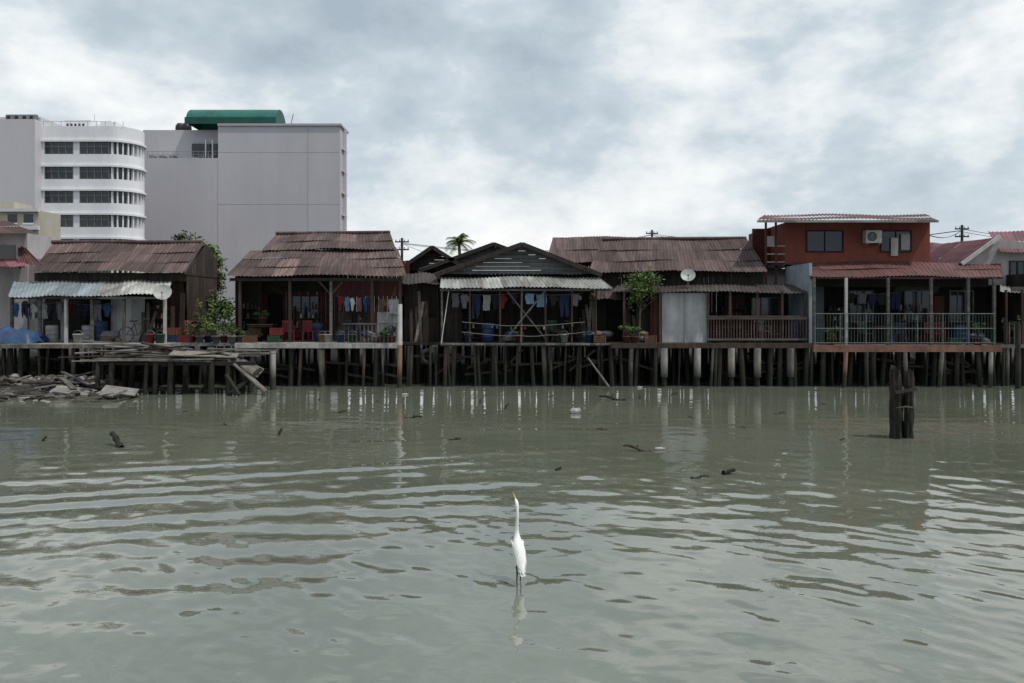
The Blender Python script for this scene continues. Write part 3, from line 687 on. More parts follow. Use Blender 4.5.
mb.planks(SX(332,31.4),xr,31.4,SZ(296,31.4),SZ(279,31.4),wood_red,.2)
mb.planks(xl,SX(262,32),32,DZ,4.5,wood_dark,.2)
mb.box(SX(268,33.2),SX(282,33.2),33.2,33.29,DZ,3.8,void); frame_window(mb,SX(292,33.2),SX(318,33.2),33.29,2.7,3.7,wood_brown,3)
mb.planks(SX(378,31.3),SX(401,31.3),31.1,DZ,SZ(312,31.2),white_p,.28,var=.2)
mb.planks(SX(340,31.6),SX(372,31.6),31.6,DZ,3.0,wood_brown,.2)
mb.box(SX(262,32.2),SX(330,32.2),32.2,32.25,3.9,4.6,wood_shaded)  # dark drop board added below the roof to deepen the porch shade
mb.done('walls',g); mb=MB()
for u in(240,290,331,372,400): mb.box(SX(u,30.4)-.05,SX(u,30.4)+.05,30.35,30.45,DZ,4.4,wood_grey if u==331 else wood_brown)
mb.beam((SX(331,30.4),30.4,3.7),(SX(345,30.4),30.4,4.35),.05,.07,wood_brown); mb.beam((SX(331,30.4),30.4,3.7),(SX(317,30.4),30.4,4.35),.05,.07,wood_brown)
for i in range(14):
    x=SX(344,29.9)+i*.16; mb.box(x,x+.03,29.9,29.93,DZ,DZ+.75,wood_grey,R.uniform(.4,1.0))
mb.box(SX(343,29.9),SX(398,29.9),29.88,29.95,DZ+.75,DZ+.8,wood_grey,.8)
mb.done('posts_and_rail',g); mb=MB()
mb.box(SX(236,29.8),SX(399,29.8),29.7,36,DZ-.1,DZ,deck_m)
mb.box(SX(236,29.8),SX(399,29.8),29.64,29.697,DZ-.2,DZ-.02,deck_m,1.15)
for i in range(12): mb.box(SX(240,30)+i*.56,SX(240,30)+i*.56+.1,29.72,34,DZ-.26,DZ-.105,wood_dark)
mb.done('deck',g); mb=MB()
piles(mb,SX(238,30),SX(404,30),[29.85,31,32.4],DZ-.12,.5,light=.4); bracing(mb,SX(240,30),SX(400,30),30,.3,1.2,7,wood_dark)
mb.done('piles',g)
line(SX(336,30.8),SX(374,30.8),30.8,SZ(296,30.8),[('shirt',2),('towel',3),('shirt',0),('towel',5),('shirt',1),('shirt',4)])
line(SX(376,30.9),SX(398,30.9),30.9,SZ(298,30.9),[('shirt',7),('towel',0)])
table(SX(262,30.9),30.9,DZ,1.1); chair(SX(288,30.8),30.8,DZ,P_red,.4); chair(SX(300,31),31.3,DZ,P_red,-.5); chair(SX(308,30.6),31.0,DZ,P_red,2.9)
for u,m_ in((322,P_yel),(327,P_white),(340,P_blue),(352,P_green),(364,P_white)): bucket(SX(u,30.2),30.3,DZ,m_,1.1)
drum(SX(316,31.3),31.6,DZ,P_blue,.9); drum(SX(388,30.5),30.6,DZ,P_blue,.7); crate(SX(275,30.3),30.3,DZ,P_green); crate(SX(277,30.3),30.3,DZ+.31,P_red); crate(SX(250,30.2),30.2,DZ,clay)
potted(SX(384,30.1),30.1,DZ,.4); potted(SX(392,30.1),30.1,DZ,.5); potted(SX(259,30.4),30.9,DZ+.75,.3)
shelf(SX(306,32),32.4,DZ,1.2); boards(SX(348,31),31.2,DZ,4,1.6); sacks(SX(372,30.2),30.3,DZ,4); sacks(SX(250,31),31.2,DZ,5); shelf(SX(250,31.6),31.7,DZ,.8); bicycle(SX(352,30.4),30.7,DZ,P_blue)
mb=MB(); mb.cyl(S(399,392,29.3)+Vector((0,0,-.8)),S(400,345,29.3),.10,.095,pile_orange,12); mb.cyl(S(400,345,29.3),S(400,304,29.3),.094,.09,white_plain,12,.95); mb.done('mooring_post',loc=S(399,386,29.3))
mb=MB(); mb.cyl(S(273,386,28.6)+Vector((0,0,-1)),S(273,353,28.6),.11,.11,pile_white,12); mb.cyl(S(273,353,28.6),S(273,351.5,28.6),.13,.13,concrete,12); mb.done('mooring_post',loc=S(273,386,28.6))

# ------------------------------------------------------------------ HOUSE 3 (gabled)
def gable(g,u0,up,u1,ve,vp,y,depth,rm,wm_,hor=True,over=.35,zb=1.75,rm2=None):
    """gable front at distance y"""
    L=S(u0,ve,y);P=S(up,vp,y);Q=S(u1,ve,y)
    mb=MB(); o=Vector((0,-over,0)); d=Vector((0,depth,0))
    mb.corr(L+o,L+d,P+o,P+d,rm,rows=2); mb.corr(Q+o,Q+d,P+o,P+d,rm2 or rm,rows=2)
    t=Vector((0,0,-.07))
    mb.beam(L+o+t,P+o+t,.05,.17,wood_dark,1.3); mb.beam(P+o+t,Q+o+t,.05,.17,wood_dark,1.3)
    mb.done('roof',g); mb=MB()
    n_=max(3,round((P.z-L.z)/.17)); 
    for i in range(n_):
        z0=L.z+(P.z-L.z)*i/n_; z1=L.z+(P.z-L.z)*(i+1)/n_-.012
        def xw(z): 
            t=(z-L.z)/(P.z-L.z); return L.x+(P.x-L.x)*t+.12,Q.x+(P.x-Q.x)*t-.12
        a,b_=xw(z0);c,e_=xw(z1)
        if e_<=c: e_=c=(c+e_)/2
        mb.prism([(a,z0),(b_,z0),(e_,z1),(c,z1)],y+R.uniform(-.006,.006),y+.03,wm_,R.uniform(.75,1.3))
    mb.planks(L.x+.3,Q.x-.3,y+.6,zb,L.z,wood_shaded,.2)
    mb.planks_side(L.x+.25,y,y+depth-.3,zb,L.z,wood_dark); mb.planks_side(Q.x-.3,y,y+depth-.3,zb,L.z,wood_dark)
    mb.done('walls',g)
g=group('wooden_house',S(432,340,34)); gable(g,398,433,470,270,246,34.2,5,roof_dark,wood_dark)
g=group('wooden_house',S(490,340,35)); gable(g,420,494,566,270,243,34.2,6,zinc_blue,siding_grey,rm2=roof_dark)
g=group('stilt_house',(0.3,33,1.75)); gable(g,436,522,601,274,243,31.1,3.2,roof_dark,siding_grey)
mb=MB()
mb.corr(S(440,288,29.9),S(612,288,29.9),S(441,277,31.0),S(598,277,31.0),zinc_white,rows=1,var=.4,odd=.2)
mb.box(SX(440,30),SX(611,30),29.95,30.0,SZ(291,30),SZ(289,30),wood_grey,.6)
mb.done('awning',g); mb=MB()
mb.planks(SX(444,33),SX(606,33),33,DZ,4.4,wood_shaded,.2)
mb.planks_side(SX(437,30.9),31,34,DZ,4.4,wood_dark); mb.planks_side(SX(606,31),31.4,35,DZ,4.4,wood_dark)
mb.planks(SX(438,31.5),SX(462,31.5),31.3,DZ,4.2,wood_dark,.18); mb.planks(SX(580,31.5),SX(606,31.5),31.5,DZ,4.2,wood_shaded,.18)
frame_window(mb,SX(478,33),SX(500,33),32.98,2.7,3.6,wood_grey,2)
mb.done('inner_walls',g); mb=MB()
for u in(442,470,500,522,545,572,596): mb.cyl((SX(u,30.1)+R.uniform(-.05,.05),30.1,DZ),(SX(u,30.1),30.05,4.0),.045,.04,wood_grey if u in(522,442) else wood_brown,7)
mb.beam(S(505,340,30),S(545,291,30),.04,.06,wood_grey,.8); mb.beam(S(545,338,30.05),S(507,291,30.05),.04,.06,wood_grey,.6)
mb.beam(S(449,290,30.1),S(441,345,30.0),.03,.03,white_plain)
for v in(322,332): mb.tube([S(462+(585-462)*t,v+4*math.sin(math.pi*t)+R.uniform(-.5,.5),29.95) for t in np.linspace(0,1,14)],.012,rope_m,5)
for i in range(26):
    u=464+i*4.7; z=SZ(323+4*math.sin(math.pi*(u-462)/123),29.95)
    if R.random()<.45: mb.box(SX(u,29.95)-.03,SX(u,29.95)+.04,29.92,29.94,z-.12*R.uniform(.5,1.2),z,R.choice(CL),.6)
mb.done('posts_and_lines',g); mb=MB()
mb.box(SX(441,29.8),SX(606,29.8),29.75,35,DZ-.12,DZ-.02,wood_grey,.7)
for i in range(34): mb.box(SX(441,29.8)+i*.2,SX(441,29.8)+i*.2+.185,29.62+R.uniform(-.05,.04),29.747,DZ-.07,DZ-.01,wood_grey,R.uniform(.5,1.4))
mb.done('deck',g); mb=MB()
piles(mb,SX(404,30),SX(612,30),[29.9,31,32.4],DZ-.12,.42); bracing(mb,SX(410,30),SX(606,30),30,.2,1.5,12,wood_dark)
mb.box(SX(402,30),SX(441,30),30.3,36,DZ-.1,DZ,wood_dark); 
mb.done('piles',g); mb=MB()
mb.planks(SX(404,31.5),SX(440,31.5),31.5,DZ,SZ(283,31.5),wood_dark,.19); mb.planks(SX(404,31.5),SX(440,31.5),31.3,DZ,SZ(318,31.5),wood_brown,.19)
mb.corr(S(402,284,30.6),S(442,284,30.6),S(404,273,33),S(440,273,33),roof_dark,rows=1)
mb.done('lean_to',g)
line(SX(452,30.5),SX(520,30.5),30.5,SZ(293,30.5),[('towel',6),('shirt',6),('trousers',10),('towel',0),('shirt',4),('shirt',2),('shirt',10)])
line(SX(526,30.4),SX(582,30.4),30.4,SZ(293,30.4),[('towel',11),('towel',11),('shirt',4),('trousers',10),('shirt',6)])
for u,m_ in((468,P_blue),(520,P_red),(565,P_white),(590,P_blue),(598,P_red)): bucket(SX(u,30),30.3,DZ,m_,1.1)
chair(SX(555,31),31,DZ,P_green,.4); drum(SX(488,31),31.3,DZ,P_blue,.9); crate(SX(600,30),30.2,DZ,clay); table(SX(535,31.4),31.5,DZ)
boards(SX(412,30.6),30.6,DZ,6,2.2); boards(SX(585,30.5),30.8,DZ,4,1.9); sacks(SX(508,30.4),30.6,DZ,4); sacks(SX(600,30.2),30.5,DZ,4); shelf(SX(470,31.4),31.7,DZ,1.0); tyre(SX(428,29.9),29.95,1.2,.24); bicycle(SX(572,30.6),30.7,DZ,wood_dark)

# ------------------------------------------------------------------ HOUSE 4
g=group('wooden_house',S(620,340,38)); mb=MB()
mb.corr(S(546,262,35.8),S(700,262,35.8),S(553,237,38.4),S(672,237,38.4),roof_brown,rows=2)
mb.corr(S(553,237,38.4)+Vector((0,3,-1.3)),S(672,237,38.4)+Vector((0,3,-1.3)),S(553,237,38.4),S(672,237,38.4),roof_brown,rows=2)
a=S(546,262,35.8); b_=S(553,237,38.4); mb.poly([a,b_,b_+Vector((0,3,-1.3)),a+Vector((0,5.6,0))],wood_dark)
mb.done('roof',g); mb=MB(); mb.planks(SX(548,36),SX(700,36),36.2,1.3,SZ(262,36),wood_shaded,.2); mb.planks_side(SX(547,36),36.2,41,1.3,SZ(262,36),wood_dark); mb.done('walls',g)
g=group('stilt_house',(7.5,33,1.75)); mb=MB()
mb.corr(S(588,272,31.4),S(767,271,31.4),S(602,240,34.0),S(746,239,34.0),roof_brown,rows=3)
r0=S(602,240,34.0); r1=S(746,239,34.0); mb.corr(r0+Vector((0,3,-1.6)),r1+Vector((0,3,-1.6)),r0,r1,roof_brown,rows=2)
mb.cyl(r0+Vector((0,0,.04)),r1+Vector((0,0,.04)),.08,.08,roof_brown,8,.9)
a=S(588,272,31.45); mb.poly([a+Vector((.15,0,0)),r0+Vector((.1,0,-.05)),r0+Vector((.1,3,-1.6))],wood_red,1.2)
mb.corr(S(612,292,30.1),S(806,293,30.1),S(618,284,31.9),S(802,284,31.9),roof_dark,rows=1)
mb.corr(S(588,300,30.4),S(622,300,30.4),S(592,285,31.9),S(620,285,31.9),roof_brown,rows=1)
mb.done('roof',g); mb=MB()
mb.planks(SX(594,31.9),SX(764,31.9),31.95,SZ(285,31.9),SZ(271,31.9),wood_dark,.2)
mb.planks(SX(594,32),SX(806,32),32.3,DZ,4.2,wood_shaded,.2)
mb.planks(SX(592,32),SX(603,32),31.9,DZ,4.5,wood_red,.2); mb.planks(SX(603,32),SX(622,32),32.1,DZ,4.0,wood_shaded,.2)
mb.box(SX(663,30.6),SX(706,30.6),30.5,30.54,DZ,SZ(293,30.6),white_p); 
for u in(662,684.5,706): mb.box(SX(u,30.6)-.03,SX(u,30.6)+.03,30.44,30.497,DZ,SZ(293,30.6),white_p,.85)
mb.planks(SX(636,31),SX(662,31),31,DZ,3.2,wood_dark,.18)
mb.planks(SX(650,30.8),SX(661,30.8),30.8,DZ,SZ(292,30.8),wood_red,.15)
mb.planks_side(SX(594,32),32,37,DZ,4.7,wood_red)
mb.box(SX(724,32.3),SX(744,32.3),32.2,32.28,DZ,3.75,wood_brown); frame_window(mb,SX(752,32.3),SX(778,32.3),32.28,2.7,3.6,wood_grey,3)
mb.done('walls',g); mb=MB()
for u in(624,660,708,730,757,782,805): mb.box(SX(u,30.2)-.045,SX(u,30.2)+.045,30.15,30.24,DZ,3.85,wood_brown,1.2)
nb=34
for i in range(nb+1):
    x=SX(708,30.05)+(SX(806,30.05)-SX(708,30.05))*i/nb; mb.box(x-.022,x+.022,30.03,30.06,DZ+.06,DZ+1.0,wood_brown,R.uniform(.9,2.2))
for z in(DZ+.1,DZ+.95,): mb.box(SX(707,30),SX(807,30),29.98,30.027,z,z+.08,wood_grey,.8)
mb.box(SX(707,30),SX(807,30),29.96,30.10,DZ+1.04,DZ+1.10,wood_brown,1.6)
mb.done('posts_and_railing',g); mb=MB()
mb.box(SX(610,29.8),SX(811,29.8),29.75,36,DZ-.12,DZ-.01,wood_grey,.6); mb.box(SX(610,29.8),SX(811,29.8),29.68,29.747,DZ-.2,DZ+.0,wood_brown,1.1)
mb.box(SX(574,30),SX(612,30),30.0,36,DZ-.1,DZ-.015,wood_grey,.6)
mb.done('deck',g); mb=MB()
piles(mb,SX(606,30),SX(812,30),[29.9,31,32.5],DZ-.13,.45); bracing(mb,SX(612,30),SX(806,30),30.1,.2,1.4,8,wood_dark)
for u in(664,697,731,757,790): mb.cyl((SX(u,29.8),29.75,SZ(377,29.8)),(SX(u,29.8),29.75,SZ(348,29.8)),.14,.14,pile_white,14,R.uniform(.55,.95)); mb.cyl((SX(u,29.8)+.0,29.75,-1),(SX(u,29.8),29.75,SZ(377,29.8)),.09,.09,pile_m,10)
mb.done('piles',g)
mb=MB(); x,y=SX(643,30.4),30.35
mb.tube([(x-.2,y,DZ),(x-.1,y,3.4),(x,y,4.3)],[.05,.04,.02],trunk_m,7)
for k in range(12):
    t=R.uniform(0,6.28); z=R.uniform(2.8,4.4); mb.tube([(x-.05,y,z),(x+.35*math.cos(t),y+.2*math.sin(t),z+.3),(x+.7*math.cos(t),y+.3*math.sin(t),z+.5)],[.02,.012,.005],trunk_m,5)
leaves(mb,(x-.05,y,4.15),(.78,.5,.75),1500,.13,[leaf_y,leaf_y,leaf_m],34); leaves(mb,(x-.3,y,3.5),(.5,.35,.6),450,.13,[leaf_y,leaf_m],12); mb.done('porch_tree',loc=(x,y,DZ))
dish(SX(688,30.9),30.9,SZ(276,30.9),(-.2,-1,.55),.3)
for u,m_ in((632,P_white),(715,P_blue),(745,P_red),(775,P_blue)): bucket(SX(u,30.6),30.6,DZ,m_,1.1)
drum(SX(795,31),31,DZ,P_blue); chair(SX(765,31),31.2,DZ,P_white,.3); crate(SX(650,30.3),30.3,DZ,clay)
potted(SX(626,30.1),30.0,DZ,.5); potted(SX(634,30.1),30.0,DZ,.4); boards(SX(628,30.9),30.9,DZ,5,1.8); sacks(SX(640,30.3),30.5,DZ,3); shelf(SX(735,31.6),31.9,DZ,1.0)

g=group('brown_roofed_house',S(745,300,42)); mb=MB()
mb.corr(S(738,268,40),S(800,268,40),S(744,244,42.5),S(790,244,42.5),roof_brown,rows=2); mb.done('roof',g); mb=MB(); mb.box(SX(740,40.5),SX(796,40.5),40.6,44,1.3,SZ(268,40),pink_w,.5); mb.done('walls',g)
g=group('red_roofed_house',S(940,300,42)); mb=MB()
mb.corr(S(915,258,40),S(962,258,40),S(918,243,42.5),S(950,243,42.5),roof_red,rows=2); mb.done('roof',g); mb=MB(); mb.box(SX(915,40.5),SX(958,40.5),40.6,44,1.3,SZ(258,40),pink_w,.6); mb.done('walls',g)

# ------------------------------------------------------------------ HOUSE 5 (red two storey)
g=group('red_two_storey_house',(15.8,33,1.66)); D5=1.66; YW=32.5
mb=MB()
mb.corr(S(757,220,31.3),S(938,220,31.3),S(764,214.5,35.2),S(926,214.5,35.2),roof_red,rows=2,var=.12)
mb.box(SX(757,31.4),SX(938,31.4),31.33,31.40,SZ(222.5,31.4),SZ(220.3,31.4),white_plain,.6)
mb.corr(S(811,277,29.9),S(1003,277,29.9),S(788,262,32.4),S(1000,262,32.4),roof_red,rows=2,var=.14)
mb.box(SX(811,29.95),SX(1003,29.95),29.96,30.0,SZ(279,30),SZ(276.8,30),wood_red)
mb.done('roof',g); mb=MB()
xl=SX(785,YW); xr=SX(930,YW)
mb.box(xl,xr,YW,YW+.12,SZ(264,YW),SZ(222.5,YW),red_w)
mb.box(xl,xl+.12,YW+.12,YW+5,SZ(264,YW),SZ(222.5,YW),red_w,.95); mb.box(xr-.12,xr,YW+.12,YW+5,SZ(264,YW),SZ(222.5,YW),red_w,.95)
mb.box(SX(766,YW),xl-.003,YW+1.8,YW+1.9,SZ(268,YW),SZ(224,YW),red_w,.45)
for u in(766,776): mb.box(SX(u,YW)-.04,SX(u,YW)+.04,YW-.02,YW+.06,SZ(285,YW),SZ(222.5,YW),wood_red)
for v in(246,254,262): mb.box(SX(766,YW),xl-.003,YW,YW+.04,SZ(v,YW)-.02,SZ(v,YW)+.02,white_plain,.6)
mb.box(SX(767,YW)+.02,SX(775,YW),YW+.05,YW+.08,SZ(246,YW),SZ(236,YW),white_p,.8)
mb.box(SX(766,YW),xl-.003,YW-.02,YW+1.8,SZ(268,YW),SZ(265,YW),wood_dark)
mb.box(SX(788,32.4),SX(1000,32.4),32.7,32.8,D5,SZ(264,YW),wood_shaded)
mb.box(SX(789,32.4)-.06,SX(789,32.4)+.06,30.05,32.69,D5,SZ(266,32.4)-.02,blue_w)
mb.planks_side(SX(1000,32.4),30.2,36,D5,4.6,wood_dark)
mb.box(SX(812,31),SX(830,31),31.6,31.66,D5,4.3,blue_w,.35)
mb.box(SX(815,30.3),SX(998,30.3),30.9,30.95,4.05,4.5,wood_shaded)  # drop board added behind the eave so the balcony reads darker
mb.done('walls',g); mb=MB()
frame_window(mb,SX(807,YW),SX(842,YW),YW,SZ(251,YW),SZ(231.5,YW),wood_dark,2)
frame_window(mb,SX(881,YW),SX(910,YW),YW,SZ(251,YW),SZ(231.5,YW),wood_dark,2)
mb.box(SX(890,YW),SX(897,YW),YW-.09,YW-.065,SZ(256,YW),SZ(238,YW),white_p); mb.box(SX(900,YW),SX(909,YW),YW-.09,YW-.062,SZ(250,YW),SZ(234,YW),white_p,.7)
for a,b_ in((850,872),(905,930),(950,972)): frame_window(mb,SX(a,32.7),SX(b_,32.7),32.7,2.6,3.9,frame_w,3)
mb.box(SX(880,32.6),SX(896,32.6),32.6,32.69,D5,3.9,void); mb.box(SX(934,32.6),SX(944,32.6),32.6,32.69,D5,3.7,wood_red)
mb.done('windows',g); mb=MB()
mb.box(SX(813,29.7),SX(999,29.7),29.55,36,D5-.1,D5,concrete,.6); mb.box(SX(812,29.6),SX(1000,29.6),29.45,29.547,D5-.25,D5+.02,deck_rust)
mb.done('deck',g); mb=MB()
for u in(814,846,888,931,968,994): mb.box(SX(u,29.8)-.05,SX(u,29.8)+.05,29.75,29.85,D5,4.38,wood_grey if u!=846 else white_plain,.7)
for i in range(60):
    x=SX(815,29.65)+(SX(994,29.65)-SX(815,29.65))*i/59; mb.cyl((x,29.65,D5+.1),(x,29.65,D5+1.25),.007,.007,green_rail,5,caps=False)
for z in(D5+.1,D5+.68,D5+1.27): mb.cyl((SX(814,29.65),29.65,z),(SX(995,29.65),29.65,z),.02,.02,green_rail,6)
for i in range(8):
    x=SX(815,29.65)+(SX(994,29.65)-SX(815,29.65))*i/7; mb.cyl((x,29.65,D5),(x,29.65,D5+1.3),.024,.024,green_rail,6)
mb.done('railing_and_posts',g); mb=MB()
piles(mb,SX(814,30),SX(1000,30),[29.9,31.2,32.6],D5-.12,.5)
for u,c in((846,pile_orange),(991,pile_white),(942,pile_grey),(905,pile_grey),(866,pile_m)): mb.cyl((SX(u,29.5)+R.uniform(-.2,.2),29.5,-1),(SX(u,29.5),29.5,D5-.26),.085,.08,c,10)
bracing(mb,SX(814,30),SX(1000,30),30,.2,1.2,6,wood_dark)
mb.done('piles',g)
g2=group('air_conditioner',S(873,236,32)); mb=MB(); xa,xb=SX(865,32.2),SX(881,32.2); za,zb=SZ(243,32.2),SZ(230.5,32.2)
mb.box(xa,xb,32.12,32.42,za,zb,P_white,1.25); cxx=xa+.27; czz=(za+zb)/2
mb.cyl((cxx,32.10,czz),(cxx,32.119,czz),.20,.20,black_p,20)
for r_ in(.08,.14,.2): mb.tube([(cxx+r_*math.cos(t),32.09,czz+r_*math.sin(t)) for t in np.linspace(0,2*math.pi,20)],.007,metal_g,5)
for k in range(4): mb.obox((cxx,32.097,czz),(.34,.006,.03),(0,k*math.pi/4,0),metal_g,.8)
mb.box(xa+.05,xa+.1,32.15,32.5,za-.06,za-.002,metal_g); mb.box(xb-.1,xb-.05,32.15,32.5,za-.06,za-.002,metal_g); mb.done('casing',g2)
chair(SX(868,30.6),30.8,D5,P_green,.3); chair(SX(936,30.4),30.6,D5,P_red,.2); chair(SX(944,30.8),31.2,D5,P_red,-.6); chair(SX(905,30.6),31.0,D5,P_blue,2.8); table(SX(885,31),31,D5,1.3)
drum(SX(965,31),31.4,D5,P_blue,.9); potted(SX(978,30.1),30.1,D5,.7); potted(SX(832,30.1),30.2,D5,.5,leaf_y); crate(SX(955,30.3),30.4,D5,P_green); shelf(SX(915,32),32.3,D5,1.2); shelf(SX(840,32),32.2,D5,.9); sacks(SX(985,30.6),30.8,D5,4)
line(SX(845,31.5),SX(900,31.5),31.5,SZ(292,31.5),[('shirt',4),('towel',6),('shirt',10),('towel',4),('trousers',10)])

# ------------------------------------------------------------------ HOUSE 6 far right
g=group('stilt_house',(22.5,33,1.7)); mb=MB()
mb.corr(S(1000,252,31.6),S(1120,252,31.6),S(988,231,34.4),S(1120,231,34.4),roof_pink,rows=2)
L=S(962,264,31.8)
mb.corr(L,L+Vector((0,6,0)),S(1000,236,31.8),S(1000,236,31.8)+Vector((0,6,0)),roof_pink,rows=1)
mb.beam(L,S(1000,236,31.8),.06,.16,white_plain,.8)
mb.done('roof',g); mb=MB()
mb.prism([(SX(966,32),SZ(285,32)),(SX(1120,32),SZ(285,32)),(SX(1120,32),SZ(250,32)),(SX(1000,32),SZ(240,32)),(SX(966,32),SZ(262,32))],32,32.1,pink_w,.8)
mb.planks(SX(1004,32.6),SX(1120,32.6),32.7,1.7,SZ(285,32.6),wood_shaded,.2)
mb.box(SX(1002,31),SX(1120,31),30.4,30.46,SZ(293,30.6),SZ(287,30.6),wood_grey,.6)
mb.corr(S(1000,292,30.3),S(1120,292,30.3),S(1000,285,32),S(1120,285,32),zinc_white,rows=1)
frame_window(mb,SX(1010,32),SX(1024,32),32,SZ(278,32),SZ(262,32),wood_dark,2)
mb.done('walls',g); mb=MB()
mb.box(SX(1003,29.8),SX(1120,29.8),29.9,36,1.55,1.68,concrete,.6)
for u in(1006,1022,1050): mb.cyl((SX(u,30),30,1.68),(SX(u,30),30,3.9),.05,.05,wood_brown,7)
for i in range(18): mb.box(SX(1004,30)+i*.2,SX(1004,30)+i*.2+.05,30,30.03,1.7,2.6,wood_grey,R.uniform(.3,.8))
piles(mb,SX(1003,30),SX(1100,30),[30,31.3,32.6],1.55,.5); mb.cyl((SX(1018,29),29,-1),(SX(1018,29),29,2.5),.10,.09,pile_m,10)
mb.done('deck_and_piles',g); potted(SX(1010,30.2),30.3,1.68,.9); potted(SX(1020,30.2),30.3,1.68,1.1)

# ------------------------------------------------------------------ poles, palm
def pole(u,vt,y,arms=2):
    mb=MB(); p=S(u,vt,y); mb.cyl((p.x,y,1.2),p,.11,.08,concrete,9,.25)
    for k in range(arms):
        z=p.z-.25-k*.5; mb.box(p.x-.45,p.x+.45,y-.04,y+.04,z-.04,z+.04,wood_dark)
        for a in(-.4,-.15,.15,.4): mb.cyl((p.x+a,y,z+.04),(p.x+a,y,z+.15),.025,.035,metal_g,6)
    mb.done('utility_pole',loc=(p.x,y,1.2)); return p
p1=pole(402,238,48); p2=pole(652,230,55,1); p3=pole(962,225,48)
def cable(a,b_,sag,r=.016,offs=(-.4,.4)):
    mb=MB()
    for o in offs: mb.tube([a.lerp(b_,t)+Vector((0,o,-.35-sag*math.sin(math.pi*t))) for t in np.linspace(0,1,18)],r,cable_m,4)
    mb.done('overhead_cable',loc=a)
cable(p1,p2,.9); cable(p2,p3,.9); cable(p3,S(1150,232,44),.5)
cable(p1,S(388,246,36),.1,.012,(0,)); cable(p1,S(494,250,34.5),.4,.012,(0,)); cable(p3,S(925,226,32.6),.3,.012,(0,.1)); cable(p2,S(740,240,34.5),.4,.012,(0,))
mb=MB(); c=S(459,243,62); mb.tube([(c.x+.6,62,1.2),(c.x+.2,62,c.z*.6),c],[.22,.16,.12],trunk_m,8)
for k in range(24):
    t=2*math.pi*k/24+R.uniform(-.2,.2); el=R.uniform(.0,1.3); Lh=R.uniform(1.3,1.9)
    pts=[]
    for i in range(9):
        s_=i/8; pts.append(c+Vector((math.cos(t)*math.cos(el)*Lh*s_,math.sin(t)*math.cos(el)*Lh*s_,math.sin(el)*Lh*s_-.9*s_*s_)))
    mb.tube(pts,[.03-.003*i for i in range(9)],leaf_m,4)
    for i in range(1,9):
        for s_ in(-1,1):
            for q_ in(0,.5):
                p=pts[i-1].lerp(pts[i],q_); d=(pts[i]-pts[i-1]).normalized(); sd=d.cross(Vector((0,0,1))).normalized()*s_
                tip=p+sd*.34+d*.2-Vector((0,0,.2)); mb.add([p,p+d*.07,tip],[(0,1,2)],R.choice([leaf_m,leaf_y]),R.uniform(.7,1.5))
mb.done('palm_tree',loc=(c.x,62,1.2))

# ------------------------------------------------------------------ broken jetty, rubble
g=group('broken_jetty',(-11.5,28,1.3)); mb=MB()
def jz(y): return 1.22+(y-26.8)*.10
for i in range(11):
    x0=SX(97+i*1.5,28)+R.uniform(-.4,.3); x1=SX(262-max(0,(6-i))*7,28)+R.uniform(-.5,.3)
    yy=26.8+i*.22; mb.obox(((x0+x1)/2,yy,jz(yy)+R.uniform(-.03,.05)),(x1-x0,.2,.05),(R.uniform(-.15,.15),R.uniform(-.02,.02),R.uniform(-.03,.03)),wood_pale,R.uniform(.45,1.35))
for i in range(16):
    x=SX(100,28)+R.uniform(0,5.4); yy=R.uniform(26.8,29); mb.obox((x,yy,jz(yy)+.08+R.uniform(0,.2)),(R.uniform(.8,2.6),R.uniform(.1,.25),.04),(R.uniform(-.2,.2),R.uniform(-.14,.14),R.uniform(-.9,.9)),R.choice([wood_pale,wood_pale,wood_grey,wood_brown]),R.uniform(.5,1.4))
mb.obox((SX(205,27.4),27.4,1.44),(2.3,1.2,.04),(.08,.06,.3),wood_pale,1.2); mb.obox((SX(150,28),28,1.62),(3.2,.22,.06),(0,-.06,-.25),wood_dark,1.5)
mb.obox((SX(245,27.4),27.5,1.0),(1.2,.9,.04),(.3,.5,.2),wood_pale,.8); mb.obox((SX(250,27),27.0,.62),(1.5,.28,.05),(.2,.75,.1),wood_pale,1.0); mb.obox((SX(120,28.6),28.4,1.8),(2.6,.15,.05),(0,.09,.2),wood_pale,1.2)
mb.tube([S(142,343,28.7),S(185,352,28.2)],[.06,.09],wood_brown,8,1.1)
mb.done('deck_boards',g); mb=MB()
for yy in(27.0,28.4): mb.beam((SX(98,yy),yy,jz(yy)-.1),(SX(255,yy),yy,jz(yy)-.12),.12,.14,wood_dark)
for u in(98,112,126,133,147,156,171,186,204,212,228,241,252):
    yy=R.choice([26.9,27.0,28.3]); x=SX(u,yy); mb.cyl((x+R.uniform(-.15,.15),yy,-1),(x,yy,jz(yy)-.05),R.uniform(.07,.13),R.uniform(.06,.11),R.choice([pile_m,pile_m,pile_grey]),9,R.uniform(.7,1.5))
mb.beam((SX(228,26.6),26.6,0.0),(SX(262,27.5),27.4,.9),.18,.1,pile_m,1.2); mb.beam((SX(240,26.5),26.4,.05),(SX(225,26.5),26.6,.75),.14,.08,pile_m,.8)
mb.done('piles_and_beams',g)

